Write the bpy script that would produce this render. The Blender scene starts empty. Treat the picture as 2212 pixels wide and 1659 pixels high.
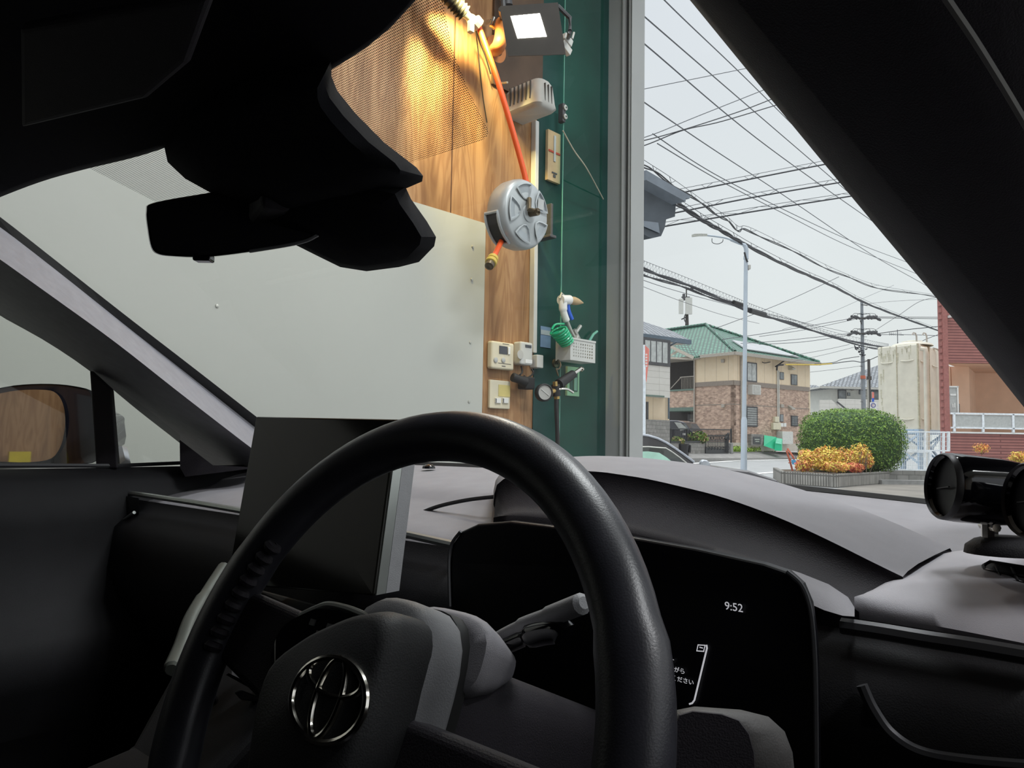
import bpy, math, random
from mathutils import Vector, Matrix
random.seed(7)
sc = bpy.context.scene
COL = sc.collection
# ------------------------------------------------------------------ camera
FPX, CXP, CYP = 1600.0, 1106.0, 829.5
PITCH = math.atan(115/1600); ROLL = math.radians(1.0)
EYE = Vector((0, 0, 1.2))
_F = Vector((0, math.cos(PITCH), math.sin(PITCH))); _R0 = Vector((1, 0, 0)); _U0 = _R0.cross(_F)
_R = _R0*math.cos(ROLL) + _U0*math.sin(ROLL); _U = -_R0*math.sin(ROLL) + _U0*math.cos(ROLL)
cam = bpy.data.cameras.new('camera'); cam.sensor_width = 36; cam.lens = FPX/2212*36
cam.clip_start = 0.02; cam.clip_end = 500
camo = bpy.data.objects.new('camera', cam); COL.objects.link(camo)
m = Matrix((( _R.x, _U.x, -_F.x, 0), (_R.y, _U.y, -_F.y, 0), (_R.z, _U.z, -_F.z, 0), (0, 0, 0, 1)))
camo.matrix_world = Matrix.Translation(EYE) @ m
sc.camera = camo
# ------------------------------------------------------------------ world, overcast sky, exposure
sc.view_settings.view_transform = 'Standard'; sc.view_settings.look = 'None'
sc.view_settings.exposure = 0.0; sc.view_settings.gamma = 1.0; sc.view_settings.use_curve_mapping = False
w = bpy.data.worlds.new('sky'); sc.world = w; w.use_nodes = True
nt = w.node_tree; nt.nodes.clear()
out = nt.nodes.new('ShaderNodeOutputWorld'); bg = nt.nodes.new('ShaderNodeBackground')
tc = nt.nodes.new('ShaderNodeTexCoord'); sx = nt.nodes.new('ShaderNodeSeparateXYZ')
rp = nt.nodes.new('ShaderNodeValToRGB'); ns = nt.nodes.new('ShaderNodeTexNoise'); mx = nt.nodes.new('ShaderNodeMixRGB')
ns.inputs['Scale'].default_value = 2.2; ns.inputs['Detail'].default_value = 3
el = rp.color_ramp.elements
el[0].position = 0.0; el[0].color = (.80, .82, .80, 1)
el[1].position = 1.0; el[1].color = (3.9, 3.95, 4.0, 1)
for p, c in ((.18, (.80, .83, .84, 1)), (.54, (.77, .80, .86, 1)), (.68, (1.7, 1.74, 1.8, 1))):
    e = el.new(p); e.color = c
mx.blend_type = 'MULTIPLY'; mx.inputs[0].default_value = .18
nt.links.new(tc.outputs['Generated'], sx.inputs[0]); nt.links.new(sx.outputs['Z'], rp.inputs[0])
nt.links.new(tc.outputs['Generated'], ns.inputs['Vector'])
nt.links.new(rp.outputs[0], mx.inputs[1]); nt.links.new(ns.outputs['Fac'], mx.inputs[2])
nt.links.new(mx.outputs[0], bg.inputs[0]); bg.inputs[1].default_value = 1.13
nt.links.new(bg.outputs[0], out.inputs[0])

# ------------------------------------------------------------------ pixel helpers
def ray(px, py):
    v = _R*((px-CXP)/FPX) - _U*((py-CYP)/FPX) + _F
    return v
def P(px, py, d):
    v = ray(px, py); return EYE + v*(d/v.y)
def onplane(px, py, p0, n):
    v = ray(px, py); t = (Vector(p0)-EYE).dot(n)/v.dot(n); return EYE + v*t

# ------------------------------------------------------------------ materials
def newmat(name):
    m = bpy.data.materials.new(name); m.use_nodes = True
    return m, m.node_tree, m.node_tree.nodes['Principled BSDF']
def mat(name, col, rough=.5, metal=0., spec=.5, nscale=12., namt=.12, bump=0., bscale=None, coat=0.):
    m, t, b = newmat(name)
    b.inputs['Roughness'].default_value = rough; b.inputs['Metallic'].default_value = metal
    b.inputs['Specular IOR Level'].default_value = spec
    if coat: b.inputs['Coat Weight'].default_value = coat
    tc = t.nodes.new('ShaderNodeTexCoord'); n = t.nodes.new('ShaderNodeTexNoise'); n.inputs['Scale'].default_value = nscale
    n.inputs['Detail'].default_value = 4
    r = t.nodes.new('ShaderNodeValToRGB')
    lo = [max(0, c*(1-namt)) for c in col]; hi = [min(1, c*(1+namt)) for c in col]
    r.color_ramp.elements[0].position = .3; r.color_ramp.elements[1].position = .7
    r.color_ramp.elements[0].color = (*lo, 1); r.color_ramp.elements[1].color = (*hi, 1)
    t.links.new(tc.outputs['Object'], n.inputs['Vector']); t.links.new(n.outputs['Fac'], r.inputs[0])
    t.links.new(r.outputs[0], b.inputs['Base Color'])
    if bump:
        n2 = t.nodes.new('ShaderNodeTexNoise'); n2.inputs['Scale'].default_value = bscale or nscale*8
        bp = t.nodes.new('ShaderNodeBump'); bp.inputs['Strength'].default_value = bump; bp.inputs['Distance'].default_value = .01
        t.links.new(tc.outputs['Object'], n2.inputs['Vector']); t.links.new(n2.outputs['Fac'], bp.inputs['Height'])
        t.links.new(bp.outputs[0], b.inputs['Normal'])
    return m
def emat(name, col, strength):
    m, t, b = newmat(name)
    b.inputs['Base Color'].default_value = (*[min(1, c) for c in col], 1)
    b.inputs['Emission Color'].default_value = (*col, 1); b.inputs['Emission Strength'].default_value = strength
    return m
def glassmat(name, tint=(.93, .97, .95), refl=.05, rough=.02):
    m = bpy.data.materials.new(name); m.use_nodes = True; t = m.node_tree; t.nodes.clear()
    o = t.nodes.new('ShaderNodeOutputMaterial'); mixn = t.nodes.new('ShaderNodeMixShader')
    tr = t.nodes.new('ShaderNodeBsdfTransparent'); gl = t.nodes.new('ShaderNodeBsdfGlossy')
    tr.inputs[0].default_value = (*tint, 1); gl.inputs[1].default_value = rough
    fr = t.nodes.new('ShaderNodeFresnel'); fr.inputs[0].default_value = 1.3
    if refl is None: t.links.new(fr.outputs[0], mixn.inputs[0])
    else: mixn.inputs[0].default_value = refl
    t.links.new(tr.outputs[0], mixn.inputs[1]); t.links.new(gl.outputs[0], mixn.inputs[2]); t.links.new(mixn.outputs[0], o.inputs[0])
    return m
def brickmat(name, c1, c2, mortar, bw, bh, ms=.01, rough=.8, bump=.4, off=.5, squash=1.0, noise=.35):
    m, t, b = newmat(name); b.inputs['Roughness'].default_value = rough
    uv = t.nodes.new('ShaderNodeUVMap'); br = t.nodes.new('ShaderNodeTexBrick')
    br.inputs['Scale'].default_value = 1; br.inputs['Brick Width'].default_value = bw; br.inputs['Row Height'].default_value = bh
    br.inputs['Mortar Size'].default_value = ms; br.offset = off
    br.inputs['Color1'].default_value = (*c1, 1); br.inputs['Color2'].default_value = (*c2, 1); br.inputs['Mortar'].default_value = (*mortar, 1)
    n = t.nodes.new('ShaderNodeTexNoise'); n.inputs['Scale'].default_value = 3.5; n.inputs['Detail'].default_value = 6
    mxn = t.nodes.new('ShaderNodeMixRGB'); mxn.blend_type = 'OVERLAY'; mxn.inputs[0].default_value = noise
    t.links.new(uv.outputs[0], br.inputs['Vector']); t.links.new(uv.outputs[0], n.inputs['Vector'])
    t.links.new(br.outputs['Color'], mxn.inputs[1]); t.links.new(n.outputs['Color'], mxn.inputs[2])
    hs = t.nodes.new('ShaderNodeMixRGB'); hs.inputs[0].default_value = .0
    t.links.new(n.outputs['Fac'], mxn.inputs[2])
    t.links.new(mxn.outputs[0], b.inputs['Base Color'])
    bp = t.nodes.new('ShaderNodeBump'); bp.inputs['Strength'].default_value = bump; bp.inputs['Distance'].default_value = .02; bp.invert = True
    t.links.new(br.outputs['Fac'], bp.inputs['Height']); t.links.new(bp.outputs[0], b.inputs['Normal'])
    return m
def woodmat(name, a, bcol, dark, seam=.91):
    m, t, b = newmat(name); b.inputs['Roughness'].default_value = .55
    uv = t.nodes.new('ShaderNodeUVMap'); mp = t.nodes.new('ShaderNodeMapping'); mp.inputs['Scale'].default_value = (7, .9, 1)
    n = t.nodes.new('ShaderNodeTexNoise'); n.inputs['Scale'].default_value = 2.2; n.inputs['Detail'].default_value = 3; n.inputs['Distortion'].default_value = .9
    ml = t.nodes.new('ShaderNodeMath'); ml.operation = 'MULTIPLY'; ml.inputs[1].default_value = 34
    sn = t.nodes.new('ShaderNodeMath'); sn.operation = 'SINE'
    r = t.nodes.new('ShaderNodeValToRGB'); e = r.color_ramp.elements
    e[0].position = .0; e[0].color = (*a, 1); e[1].position = 1; e[1].color = (*bcol, 1)
    mr = t.nodes.new('ShaderNodeMapRange'); mr.inputs[1].default_value = -1.4
    t.links.new(uv.outputs[0], mp.inputs[0]); t.links.new(mp.outputs[0], n.inputs['Vector']); t.links.new(n.outputs['Fac'], ml.inputs[0])
    t.links.new(ml.outputs[0], sn.inputs[0]); t.links.new(sn.outputs[0], mr.inputs[0]); t.links.new(mr.outputs[0], r.inputs[0])
    # blotches and dark streaks
    mp2 = t.nodes.new('ShaderNodeMapping'); mp2.inputs['Scale'].default_value = (9, 1.3, 1)
    n2 = t.nodes.new('ShaderNodeTexNoise'); n2.inputs['Scale'].default_value = 1.0; n2.inputs['Detail'].default_value = 5
    r2 = t.nodes.new('ShaderNodeValToRGB'); r2.color_ramp.elements[0].position = .33; r2.color_ramp.elements[1].position = .56
    r2.color_ramp.elements[0].color = (*dark, 1); r2.color_ramp.elements[1].color = (1, 1, 1, 1)
    t.links.new(uv.outputs[0], mp2.inputs[0]); t.links.new(mp2.outputs[0], n2.inputs['Vector']); t.links.new(n2.outputs['Fac'], r2.inputs[0])
    m1 = t.nodes.new('ShaderNodeMixRGB'); m1.blend_type = 'MULTIPLY'; m1.inputs[0].default_value = .75
    t.links.new(r.outputs[0], m1.inputs[1]); t.links.new(r2.outputs[0], m1.inputs[2])
    # knots
    vo = t.nodes.new('ShaderNodeTexVoronoi'); vo.inputs['Scale'].default_value = 2.6
    rk = t.nodes.new('ShaderNodeValToRGB'); rk.color_ramp.elements[0].position = .035; rk.color_ramp.elements[1].position = .06
    rk.color_ramp.elements[0].color = (.12, .05, .02, 1); rk.color_ramp.elements[1].color = (1, 1, 1, 1)
    t.links.new(uv.outputs[0], vo.inputs['Vector']); t.links.new(vo.outputs['Distance'], rk.inputs[0])
    m2 = t.nodes.new('ShaderNodeMixRGB'); m2.blend_type = 'MULTIPLY'; m2.inputs[0].default_value = .8
    t.links.new(m1.outputs[0], m2.inputs[1]); t.links.new(rk.outputs[0], m2.inputs[2])
    br = t.nodes.new('ShaderNodeTexBrick'); br.offset = 0; br.inputs['Scale'].default_value = 1; br.inputs['Brick Width'].default_value = seam
    br.inputs['Row Height'].default_value = 9; br.inputs['Mortar Size'].default_value = .003
    br.inputs['Color1'].default_value = (1, 1, 1, 1); br.inputs['Color2'].default_value = (.86, .84, .8, 1); br.inputs['Mortar'].default_value = (.2, .12, .06, 1)
    t.links.new(uv.outputs[0], br.inputs['Vector'])
    m3 = t.nodes.new('ShaderNodeMixRGB'); m3.blend_type = 'MULTIPLY'; m3.inputs[0].default_value = 1
    t.links.new(m2.outputs[0], m3.inputs[1]); t.links.new(br.outputs['Color'], m3.inputs[2]); t.links.new(m3.outputs[0], b.inputs['Base Color'])
    return m
def dotmat(name):
    m = bpy.data.materials.new(name); m.use_nodes = True; t = m.node_tree; t.nodes.clear()
    o = t.nodes.new('ShaderNodeOutputMaterial'); mixn = t.nodes.new('ShaderNodeMixShader')
    tr = t.nodes.new('ShaderNodeBsdfTransparent'); df = t.nodes.new('ShaderNodeBsdfDiffuse'); df.inputs[0].default_value = (.012, .012, .014, 1)
    uv = t.nodes.new('ShaderNodeUVMap'); sx = t.nodes.new('ShaderNodeSeparateXYZ'); t.links.new(uv.outputs[0], sx.inputs[0])
    k = 2*math.pi/.0019; prev = []
    for ax in ('X', 'Y'):
        a = t.nodes.new('ShaderNodeMath'); a.operation = 'MULTIPLY'; a.inputs[1].default_value = k
        s = t.nodes.new('ShaderNodeMath'); s.operation = 'SINE'; t.links.new(sx.outputs[ax], a.inputs[0]); t.links.new(a.outputs[0], s.inputs[0]); prev.append(s)
    ad = t.nodes.new('ShaderNodeMath'); ad.operation = 'ADD'; t.links.new(prev[0].outputs[0], ad.inputs[0]); t.links.new(prev[1].outputs[0], ad.inputs[1])
    g = t.nodes.new('ShaderNodeMath'); g.operation = 'GREATER_THAN'; g.inputs[1].default_value = .8; t.links.new(ad.outputs[0], g.inputs[0])
    t.links.new(g.outputs[0], mixn.inputs[0]); t.links.new(tr.outputs[0], mixn.inputs[1]); t.links.new(df.outputs[0], mixn.inputs[2]); t.links.new(mixn.outputs[0], o.inputs[0])
    return m

M = {}
# car
M['soft_black'] = mat('soft_black_trim', (.014, .011, .016), .75, nscale=60, bump=.15, bscale=900)
M['headliner'] = mat('black_headliner_cloth', (.012, .011, .014), .95, spec=.1, nscale=200)
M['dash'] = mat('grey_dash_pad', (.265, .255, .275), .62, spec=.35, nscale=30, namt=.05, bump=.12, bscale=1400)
M['dash_low'] = mat('dark_lower_dash', (.011, .0105, .013), .7, nscale=30, bump=.1, bscale=900)
M['housing'] = mat('dark_housing_plastic', (.012, .012, .014), .95, spec=.05, nscale=50, bump=.1, bscale=900)
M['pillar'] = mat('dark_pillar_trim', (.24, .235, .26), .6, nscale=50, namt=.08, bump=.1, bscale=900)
M['leather'] = mat('black_leather', (.026, .026, .033), .38, spec=.7, nscale=60, bump=.05, bscale=900)
M['hubpad'] = mat('dark_airbag_pad', (.018, .018, .019), .6, nscale=60, bump=.1, bscale=900)
M['gloss'] = mat('piano_black', (.006, .006, .008), .08, spec=.6, namt=0)
M['screen'] = mat('dark_screen_glass', (.010, .010, .008), .12, spec=.25, namt=.1)
M['display'] = mat('matt_display_glass', (.004, .004, .006), .35, spec=.2, namt=.1)
M['silver'] = mat('satin_silver_trim', (.45, .47, .45), .35, .7, namt=.05)
M['seal'] = mat('grey_door_seal', (.16, .155, .145), .6)
M['knee'] = mat('dark_knee_panel', (.07, .067, .065), .6, nscale=50, bump=.1, bscale=900)
M['silver_dim'] = mat('dim_satin_trim', (.07, .07, .075), .4, .4, namt=.05)
M['chrome'] = mat('chrome', (.75, .72, .65), .15, 1., namt=.02)
M['mirror'] = mat('mirror_glass', (.8, .8, .8), .02, 1., namt=0)
M['windshield'] = glassmat('windshield_glass', (.93, .96, .95), .035)
M['sideglass'] = glassmat('side_glass', (.86, .9, .87), .04)
M['frit'] = dotmat('dotted_frit')
M['text'] = emat('white_display_text', (.8, .8, .85), .45)
M['mound'] = mat('grey_pad_painted_lit', (.42, .405, .44), .62, spec=.35, nscale=30, namt=.05, bump=.12, bscale=1400)  # dash plastic with a lightened colour, in place of light the mound misses
M['side_trim'] = mat('dull_console_trim', (.20, .21, .185), .5, .2)
M['shroud'] = mat('grey_column_shroud', (.26, .26, .27), .55, nscale=60, namt=.05, bump=.1, bscale=900)
# garage
M['ply'] = woodmat('varnished_plywood', (.31, .155, .065), (.43, .245, .115), (.42, .34, .25))
M['white_sheet'] = mat('white_wall_sheet', (.47, .478, .44), .42, nscale=1.2, namt=.04)
M['green'] = mat('dark_green_paint', (.016, .056, .050), .5, spec=.25, nscale=3, namt=.35, bump=.05)
M['darkbrown'] = mat('dark_painted_shade', (.085, .05, .03), .6, nscale=5, namt=.3)  # shadow on the plywood put into a dark brown colour
M['column'] = mat('grey_painted_steel', (.34, .345, .34), .45, nscale=3, namt=.05)
M['slot'] = mat('dark_guide_slot', (.05, .045, .045), .7)
M['concrete'] = mat('grey_concrete', (.25, .25, .245), .85, nscale=4, namt=.2, bump=.3)
M['ceil'] = mat('pale_ceiling', (.55, .55, .52), .8)
M['lightgrey'] = mat('light_grey_plastic', (.55, .55, .52), .45, nscale=5, namt=.04)
M['grey'] = mat('mid_grey_plastic', (.45, .44, .41), .5, nscale=8, namt=.08)
M['cream'] = mat('cream_plastic', (.66, .60, .45), .45, nscale=6, namt=.06)
M['yellowed'] = mat('yellowed_label', (.62, .52, .2), .5)
M['white'] = mat('white_plastic', (.75, .75, .73), .4, namt=.04)
M['black'] = mat('black_rubber', (.015, .015, .015), .6)
M['darkgrey'] = mat('dark_grey_metal', (.07, .07, .075), .5)
M['orange'] = mat('orange_hose', (.85, .12, .03), .35, namt=.04)
M['orange_dull'] = mat('orange_pipe_paint', (.55, .2, .06), .5)
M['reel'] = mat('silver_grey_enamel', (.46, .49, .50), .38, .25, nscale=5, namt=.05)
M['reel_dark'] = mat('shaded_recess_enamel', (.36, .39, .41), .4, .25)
M['brass'] = mat('brass', (.55, .38, .14), .3, .9)
M['oldbrass'] = mat('dull_brass', (.14, .11, .07), .4, .7)
M['yellow'] = mat('yellow_sleeve', (.62, .45, .08), .5)
M['galv'] = mat('galvanised_steel', (.5, .5, .46), .4, .7, nscale=20)
M['paper'] = mat('aged_card', (.50, .36, .2), .7)
M['redmark'] = mat('red_mark', (.45, .06, .03), .6)
M['rope'] = mat('pale_cord', (.45, .42, .33), .8)
M['blue'] = mat('blue_trigger', (.03, .12, .6), .35)
M['greenhose'] = mat('clear_green_hose', (.02, .42, .2), .2, spec=.6)
M['sticker'] = mat('faded_blue_sticker', (.16, .25, .38), .5)
M['stickerwhite'] = mat('faded_white_sticker', (.35, .4, .42), .5)
M['lcd'] = mat('dark_lcd', (.06, .065, .08), .25)
M['glassgreen'] = glassmat('green_edged_glass', (.62, .9, .8), .03, .05)
M['glassedge'] = mat('bright_green_glass_edge', (.16, .42, .33), .3, spec=.5)
M['yellowdeep'] = mat('yellow_cloth', (.7, .55, .02), .6)
# outdoors
M['asphalt'] = mat('worn_asphalt', (.33, .335, .34), .9, nscale=1.5, namt=.1, bump=.3, bscale=60)
M['roadpaint'] = mat('white_road_paint', (.8, .8, .8), .7, nscale=6, namt=.08)
M['apron'] = mat('damp_brown_concrete', (.19, .175, .155), .85, nscale=1.2, namt=.2, bump=.2)
M['pave'] = mat('pavement', (.30, .29, .28), .9, nscale=2, namt=.15)
M['kerb'] = mat('kerb_stone', (.24, .235, .225), .9)
M['block'] = brickmat('concrete_blocks', (.27, .26, .245), (.22, .215, .2), (.15, .145, .135), .4, .2, .012, .9, .5)
M['planterstone'] = brickmat('fluted_planter_block', (.34, .325, .30), (.26, .25, .23), (.12, .115, .105), .085, .3, .018, .9, .8, 0)
M['brick'] = brickmat('mottled_brown_brick', (.60, .42, .325), (.34, .225, .175), (.48, .39, .32), .24, .085, .008, .85, .3, noise=.6)
M['siding_tan'] = brickmat('tan_siding', (.78, .64, .46), (.76, .62, .45), (.5, .4, .29), 1.0, 12, .018, .7, .1, 0, noise=.12)
M['siding_white'] = brickmat('pale_siding', (.62, .60, .56), (.6, .58, .54), (.42, .40, .37), 1.0, .35, .012, .7, .1, 0, noise=.1)
M['belt'] = mat('brown_belt_trim', (.27, .225, .19), .6)
M['greentile'] = brickmat('glazed_green_tile', (.075, .25, .165), (.12, .33, .23), (.012, .05, .035), .34, .30, .075, .35, 1.0, .5, noise=.5)
M['greytile'] = brickmat('grey_tile', (.20, .22, .25), (.33, .35, .38), (.05, .055, .065), .36, .32, .06, .5, 1.0, .5, noise=.5)
M['gutter'] = mat('taupe_gutter', (.40, .365, .32), .5)
M['gutterblue'] = mat('slate_blue_gutter', (.11, .15, .19), .5)
M['soffit'] = mat('pale_soffit', (.55, .5, .43), .7)
M['frame'] = mat('dark_window_frame', (.07, .07, .075), .4)
M['pane'] = mat('window_pane', (.16, .18, .19), .1, spec=.8, nscale=2, namt=.4)
M['curtain'] = mat('pale_curtained_pane', (.45, .47, .46), .25, nscale=4, namt=.2)
M['solar'] = mat('grey_solar_panel', (.42, .43, .45), .12, spec=.9, nscale=2, namt=.1)
M['recess'] = mat('dark_recess', (.045, .042, .04), .8)
M['balcony'] = mat('green_balcony_edge', (.13, .19, .16), .6)
M['polegrey'] = mat('pale_steel_pole', (.47, .53, .60), .45, .2, nscale=2, namt=.05)
M['poleconc'] = mat('concrete_pole', (.23, .25, .275), .8, nscale=3, namt=.1)
M['poledark'] = mat('dark_pole', (.07, .065, .06), .8)
M['wire'] = mat('black_cable', (.035, .037, .045), .6)
M['wirethin'] = mat('thin_grey_wire', (.10, .105, .12), .6)
M['eave'] = mat('blue_grey_eave', (.075, .09, .11), .5, nscale=6, namt=.25)
M['eave_light'] = mat('grey_gutter', (.19, .22, .26), .5)
M['redcloth'] = mat('faded_red_banner', (.72, .22, .18), .6, nscale=3, namt=.15)
M['whitepole'] = mat('white_pole', (.72, .77, .82), .4)
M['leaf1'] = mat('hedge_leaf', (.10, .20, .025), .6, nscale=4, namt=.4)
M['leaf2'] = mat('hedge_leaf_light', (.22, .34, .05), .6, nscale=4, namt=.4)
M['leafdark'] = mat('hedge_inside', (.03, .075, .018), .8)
M['yl'] = mat('yellow_leaf', (.75, .58, .10), .6, nscale=5, namt=.3)
M['ol'] = mat('orange_leaf', (.68, .27, .09), .6, nscale=5, namt=.3)
M['rl'] = mat('red_leaf', (.5, .09, .05), .6, nscale=5, namt=.3)
M['soil'] = mat('soil', (.10, .075, .055), .95)
M['bark'] = mat('bark', (.12, .08, .06), .9)
M['tank'] = mat('ivory_tank_panel', (.72, .70, .60), .5, nscale=2.5, namt=.07)
M['tankstain'] = mat('green_brown_stain', (.56, .54, .42), .7, nscale=12, namt=.2)
M['steelblue'] = mat('pale_blue_steel', (.42, .56, .72), .5)
M['fence'] = mat('white_mesh_fence', (.78, .82, .86), .4)
M['redtile'] = brickmat('dark_red_ribbed_tile', (.36, .145, .125), (.31, .12, .105), (.17, .06, .055), 4., .11, .022, .6, .6, noise=.2)
M['redtrim'] = mat('red_tile_edge', (.34, .13, .115), .6)
M['pinkwall'] = mat('salmon_render', (.85, .56, .40), .8, nscale=1.5, namt=.06)
M['frosted'] = mat('frosted_panel', (.45, .46, .45), .35, namt=.1)
M['offwhite'] = mat('off_white_render', (.62, .62, .58), .8, nscale=2, namt=.05)
M['bluegrey'] = brickmat('blue_grey_siding', (.42, .45, .53), (.40, .43, .51), (.3, .32, .4), 12, .3, .02, .7, .1, noise=.1)
M['lime'] = mat('lime_sign', (.35, .78, .2), .5)
M['greenbox'] = mat('bright_green_plastic', (.02, .50, .26), .4, nscale=2, namt=.08)
M['greenboxlight'] = mat('light_green_plastic', (.20, .66, .45), .4)
M['cabinet'] = mat('off_white_cabinet', (.60, .60, .57), .5)
M['iron'] = mat('black_iron', (.02, .022, .024), .5)
M['carpaint'] = mat('dark_car_paint', (.05, .045, .05), .2, .3, namt=.05, coat=1)
M['carroof'] = mat('silver_roof_rail', (.4, .42, .46), .25, .6, coat=.5)
M['carglass'] = glassmat('tinted_car_glass', (.45, .52, .5), .12)
M['mintglass'] = mat('mint_painted_reflection', (.42, .68, .56), .4, nscale=8, namt=.1)
M['vanpaint'] = mat('black_van_paint', (.03, .03, .045), .15, .3, coat=1)
M['bagblack'] = mat('black_bag', (.02, .02, .022), .35, nscale=10, bump=.6, bscale=20)
M['grass'] = mat('fresh_groundcover', (.25, .38, .06), .7, nscale=8, namt=.4)
M['redrust'] = mat('rusty_red_bar', (.5, .13, .07), .6)
M['bluepad'] = mat('sky_blue_pad', (.12, .42, .75), .5)
M['lamp_housing'] = mat('lamp_housing', (.055, .05, .045), .5)

# ------------------------------------------------------------------ mesh builder
class MB:
    def __init__(s): s.v = []; s.f = []; s.mi = []; s.k = 0; s.uv = None
    def quad(s, a, b, c, d):
        n = len(s.v); s.v += [Vector(a), Vector(b), Vector(c), Vector(d)]; s.f.append((n, n+1, n+2, n+3)); s.mi.append(s.k)
    def poly(s, pts):
        n = len(s.v); s.v += [Vector(p) for p in pts]; s.f.append(tuple(range(n, n+len(pts)))); s.mi.append(s.k)
    def hexa(s, p):   # p: 8 points, bottom 4 then top 4
        n = len(s.v); s.v += [Vector(q) for q in p]
        for f in ((0, 3, 2, 1), (4, 5, 6, 7), (0, 1, 5, 4), (1, 2, 6, 5), (2, 3, 7, 6), (3, 0, 4, 7)):
            s.f.append(tuple(n+i for i in f)); s.mi.append(s.k)
    def box(s, c, size, X=Vector((1, 0, 0)), Y=Vector((0, 1, 0)), Z=Vector((0, 0, 1))):
        c = Vector(c); a, b, d = [q/2 for q in size]
        if X.cross(Y).dot(Z) < 0: X = -X
        s.hexa([c-X*a-Y*b-Z*d, c+X*a-Y*b-Z*d, c+X*a+Y*b-Z*d, c-X*a+Y*b-Z*d, c-X*a-Y*b+Z*d, c+X*a-Y*b+Z*d, c+X*a+Y*b+Z*d, c-X*a+Y*b+Z*d])
    def bar(s, p, q, wd, ht=None, up=Vector((0, 0, 1))):
        p = Vector(p); q = Vector(q); ht = ht or wd; d = (q-p); L = d.length; d.normalize()
        x = d.cross(up)
        if x.length < 1e-4: x = d.cross(Vector((1, 0, 0)))
        x.normalize(); z = x.cross(d)
        s.box((p+q)/2, (wd, L, ht), x, d, z)
    def tube(s, pts, r, n=8, caps=True, closed=False):
        pts = [Vector(p) for p in pts]; N = len(pts)
        rs = list(r) if isinstance(r, (list, tuple)) else [r]*N
        while len(rs) < N: rs.append(rs[-1])
        base = len(s.v); prevx = None
        for i, p in enumerate(pts):
            if closed: d = pts[(i+1) % N]-pts[i-1]
            else: d = pts[min(i+1, N-1)]-pts[max(i-1, 0)]
            d.normalize()
            if prevx is None:
                x = d.cross(Vector((0, 0, 1)))
                if x.length < 1e-3: x = d.cross(Vector((1, 0, 0)))
            else: x = prevx - d*prevx.dot(d)
            x.normalize(); prevx = x; y = d.cross(x)
            for j in range(n):
                a = 2*math.pi*j/n; s.v.append(p + (x*math.cos(a)+y*math.sin(a))*rs[i])
        R_ = N if closed else N-1
        for i in range(R_):
            for j in range(n):
                a = base+i*n+j; b = base+i*n+(j+1) % n; i2 = (i+1) % N
                s.f.append((a, b, base+i2*n+(j+1) % n, base+i2*n+j)); s.mi.append(s.k)
        if caps and not closed:
            s.f.append(tuple(base+j for j in reversed(range(n)))); s.mi.append(s.k)
            s.f.append(tuple(base+(N-1)*n+j for j in range(n))); s.mi.append(s.k)
    def lathe(s, c, axis, prof, n=32):   # prof: (dist along axis, radius)
        c = Vector(c); a = Vector(axis).normalized(); x = a.cross(Vector((0, 0, 1)))
        if x.length < 1e-3: x = Vector((1, 0, 0))
        x.normalize(); y = a.cross(x); base = len(s.v)
        for h, r in prof:
            for j in range(n):
                t = 2*math.pi*j/n; s.v.append(c+a*h+(x*math.cos(t)+y*math.sin(t))*max(r, 1e-5))
        for i in range(len(prof)-1):
            for j in range(n):
                s.f.append((base+i*n+j, base+i*n+(j+1) % n, base+(i+1)*n+(j+1) % n, base+(i+1)*n+j)); s.mi.append(s.k)
    def loft(s, rows, closed=False):     # rows of equal length; faces between neighbours
        base = len(s.v); n = len(rows[0])
        for r in rows: s.v += [Vector(p) for p in r]
        R_ = len(rows) if closed else len(rows)-1
        for i in range(R_):
            i2 = (i+1) % len(rows)
            for j in range(n-1):
                s.f.append((base+i*n+j, base+i*n+j+1, base+i2*n+j+1, base+i2*n+j)); s.mi.append(s.k)
    def rings(s, rings, cap0=True, cap1=True):   # closed rings
        base = len(s.v); n = len(rings[0])
        for r in rings: s.v += [Vector(p) for p in r]
        for i in range(len(rings)-1):
            for j in range(n):
                s.f.append((base+i*n+j, base+i*n+(j+1) % n, base+(i+1)*n+(j+1) % n, base+(i+1)*n+j)); s.mi.append(s.k)
        if cap0: s.f.append(tuple(base+j for j in reversed(range(n)))); s.mi.append(s.k)
        if cap1: s.f.append(tuple(base+(len(rings)-1)*n+j for j in range(n))); s.mi.append(s.k)
    def build(s, name, mats, parent=None, smooth=False, bevel=0, subd=0, angle=40, **props):
        off = Vector((0, 0, 0))
        q = parent
        while q is not None: off += q.location; q = q.parent
        me = bpy.data.meshes.new(name); me.from_pydata([tuple(v-off) for v in s.v], [], s.f)
        if not isinstance(mats, (list, tuple)): mats = [mats]
        for mm in mats: me.materials.append(mm)
        uvl = me.uv_layers.new(name='UVMap')
        for p, k in zip(me.polygons, s.mi):
            p.material_index = k; p.use_smooth = smooth
            nn = p.normal
            if abs(nn.z) > .97: t = Vector((1, 0, 0)); b = Vector((0, 1, 0))
            else: t = Vector((0, 0, 1)).cross(nn); t.normalize(); b = nn.cross(t)
            for li in p.loop_indices:
                co = me.vertices[me.loops[li].vertex_index].co + off
                uvl.data[li].uv = (co.dot(t), co.dot(b))
        me.update()
        o = bpy.data.objects.new(name, me); COL.objects.link(o)
        if parent is not None: o.parent = parent
        if smooth:
            try: me.set_sharp_from_angle(angle=math.radians(angle))
            except Exception: pass
        if bevel:
            bm = o.modifiers.new('bevel', 'BEVEL'); bm.width = bevel; bm.segments = 3; bm.limit_method = 'ANGLE'; bm.angle_limit = math.radians(35)
        if subd:
            sm = o.modifiers.new('sub', 'SUBSURF'); sm.levels = subd; sm.render_levels = subd
        for k, v in props.items(): o[k] = v
        return o
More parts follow.
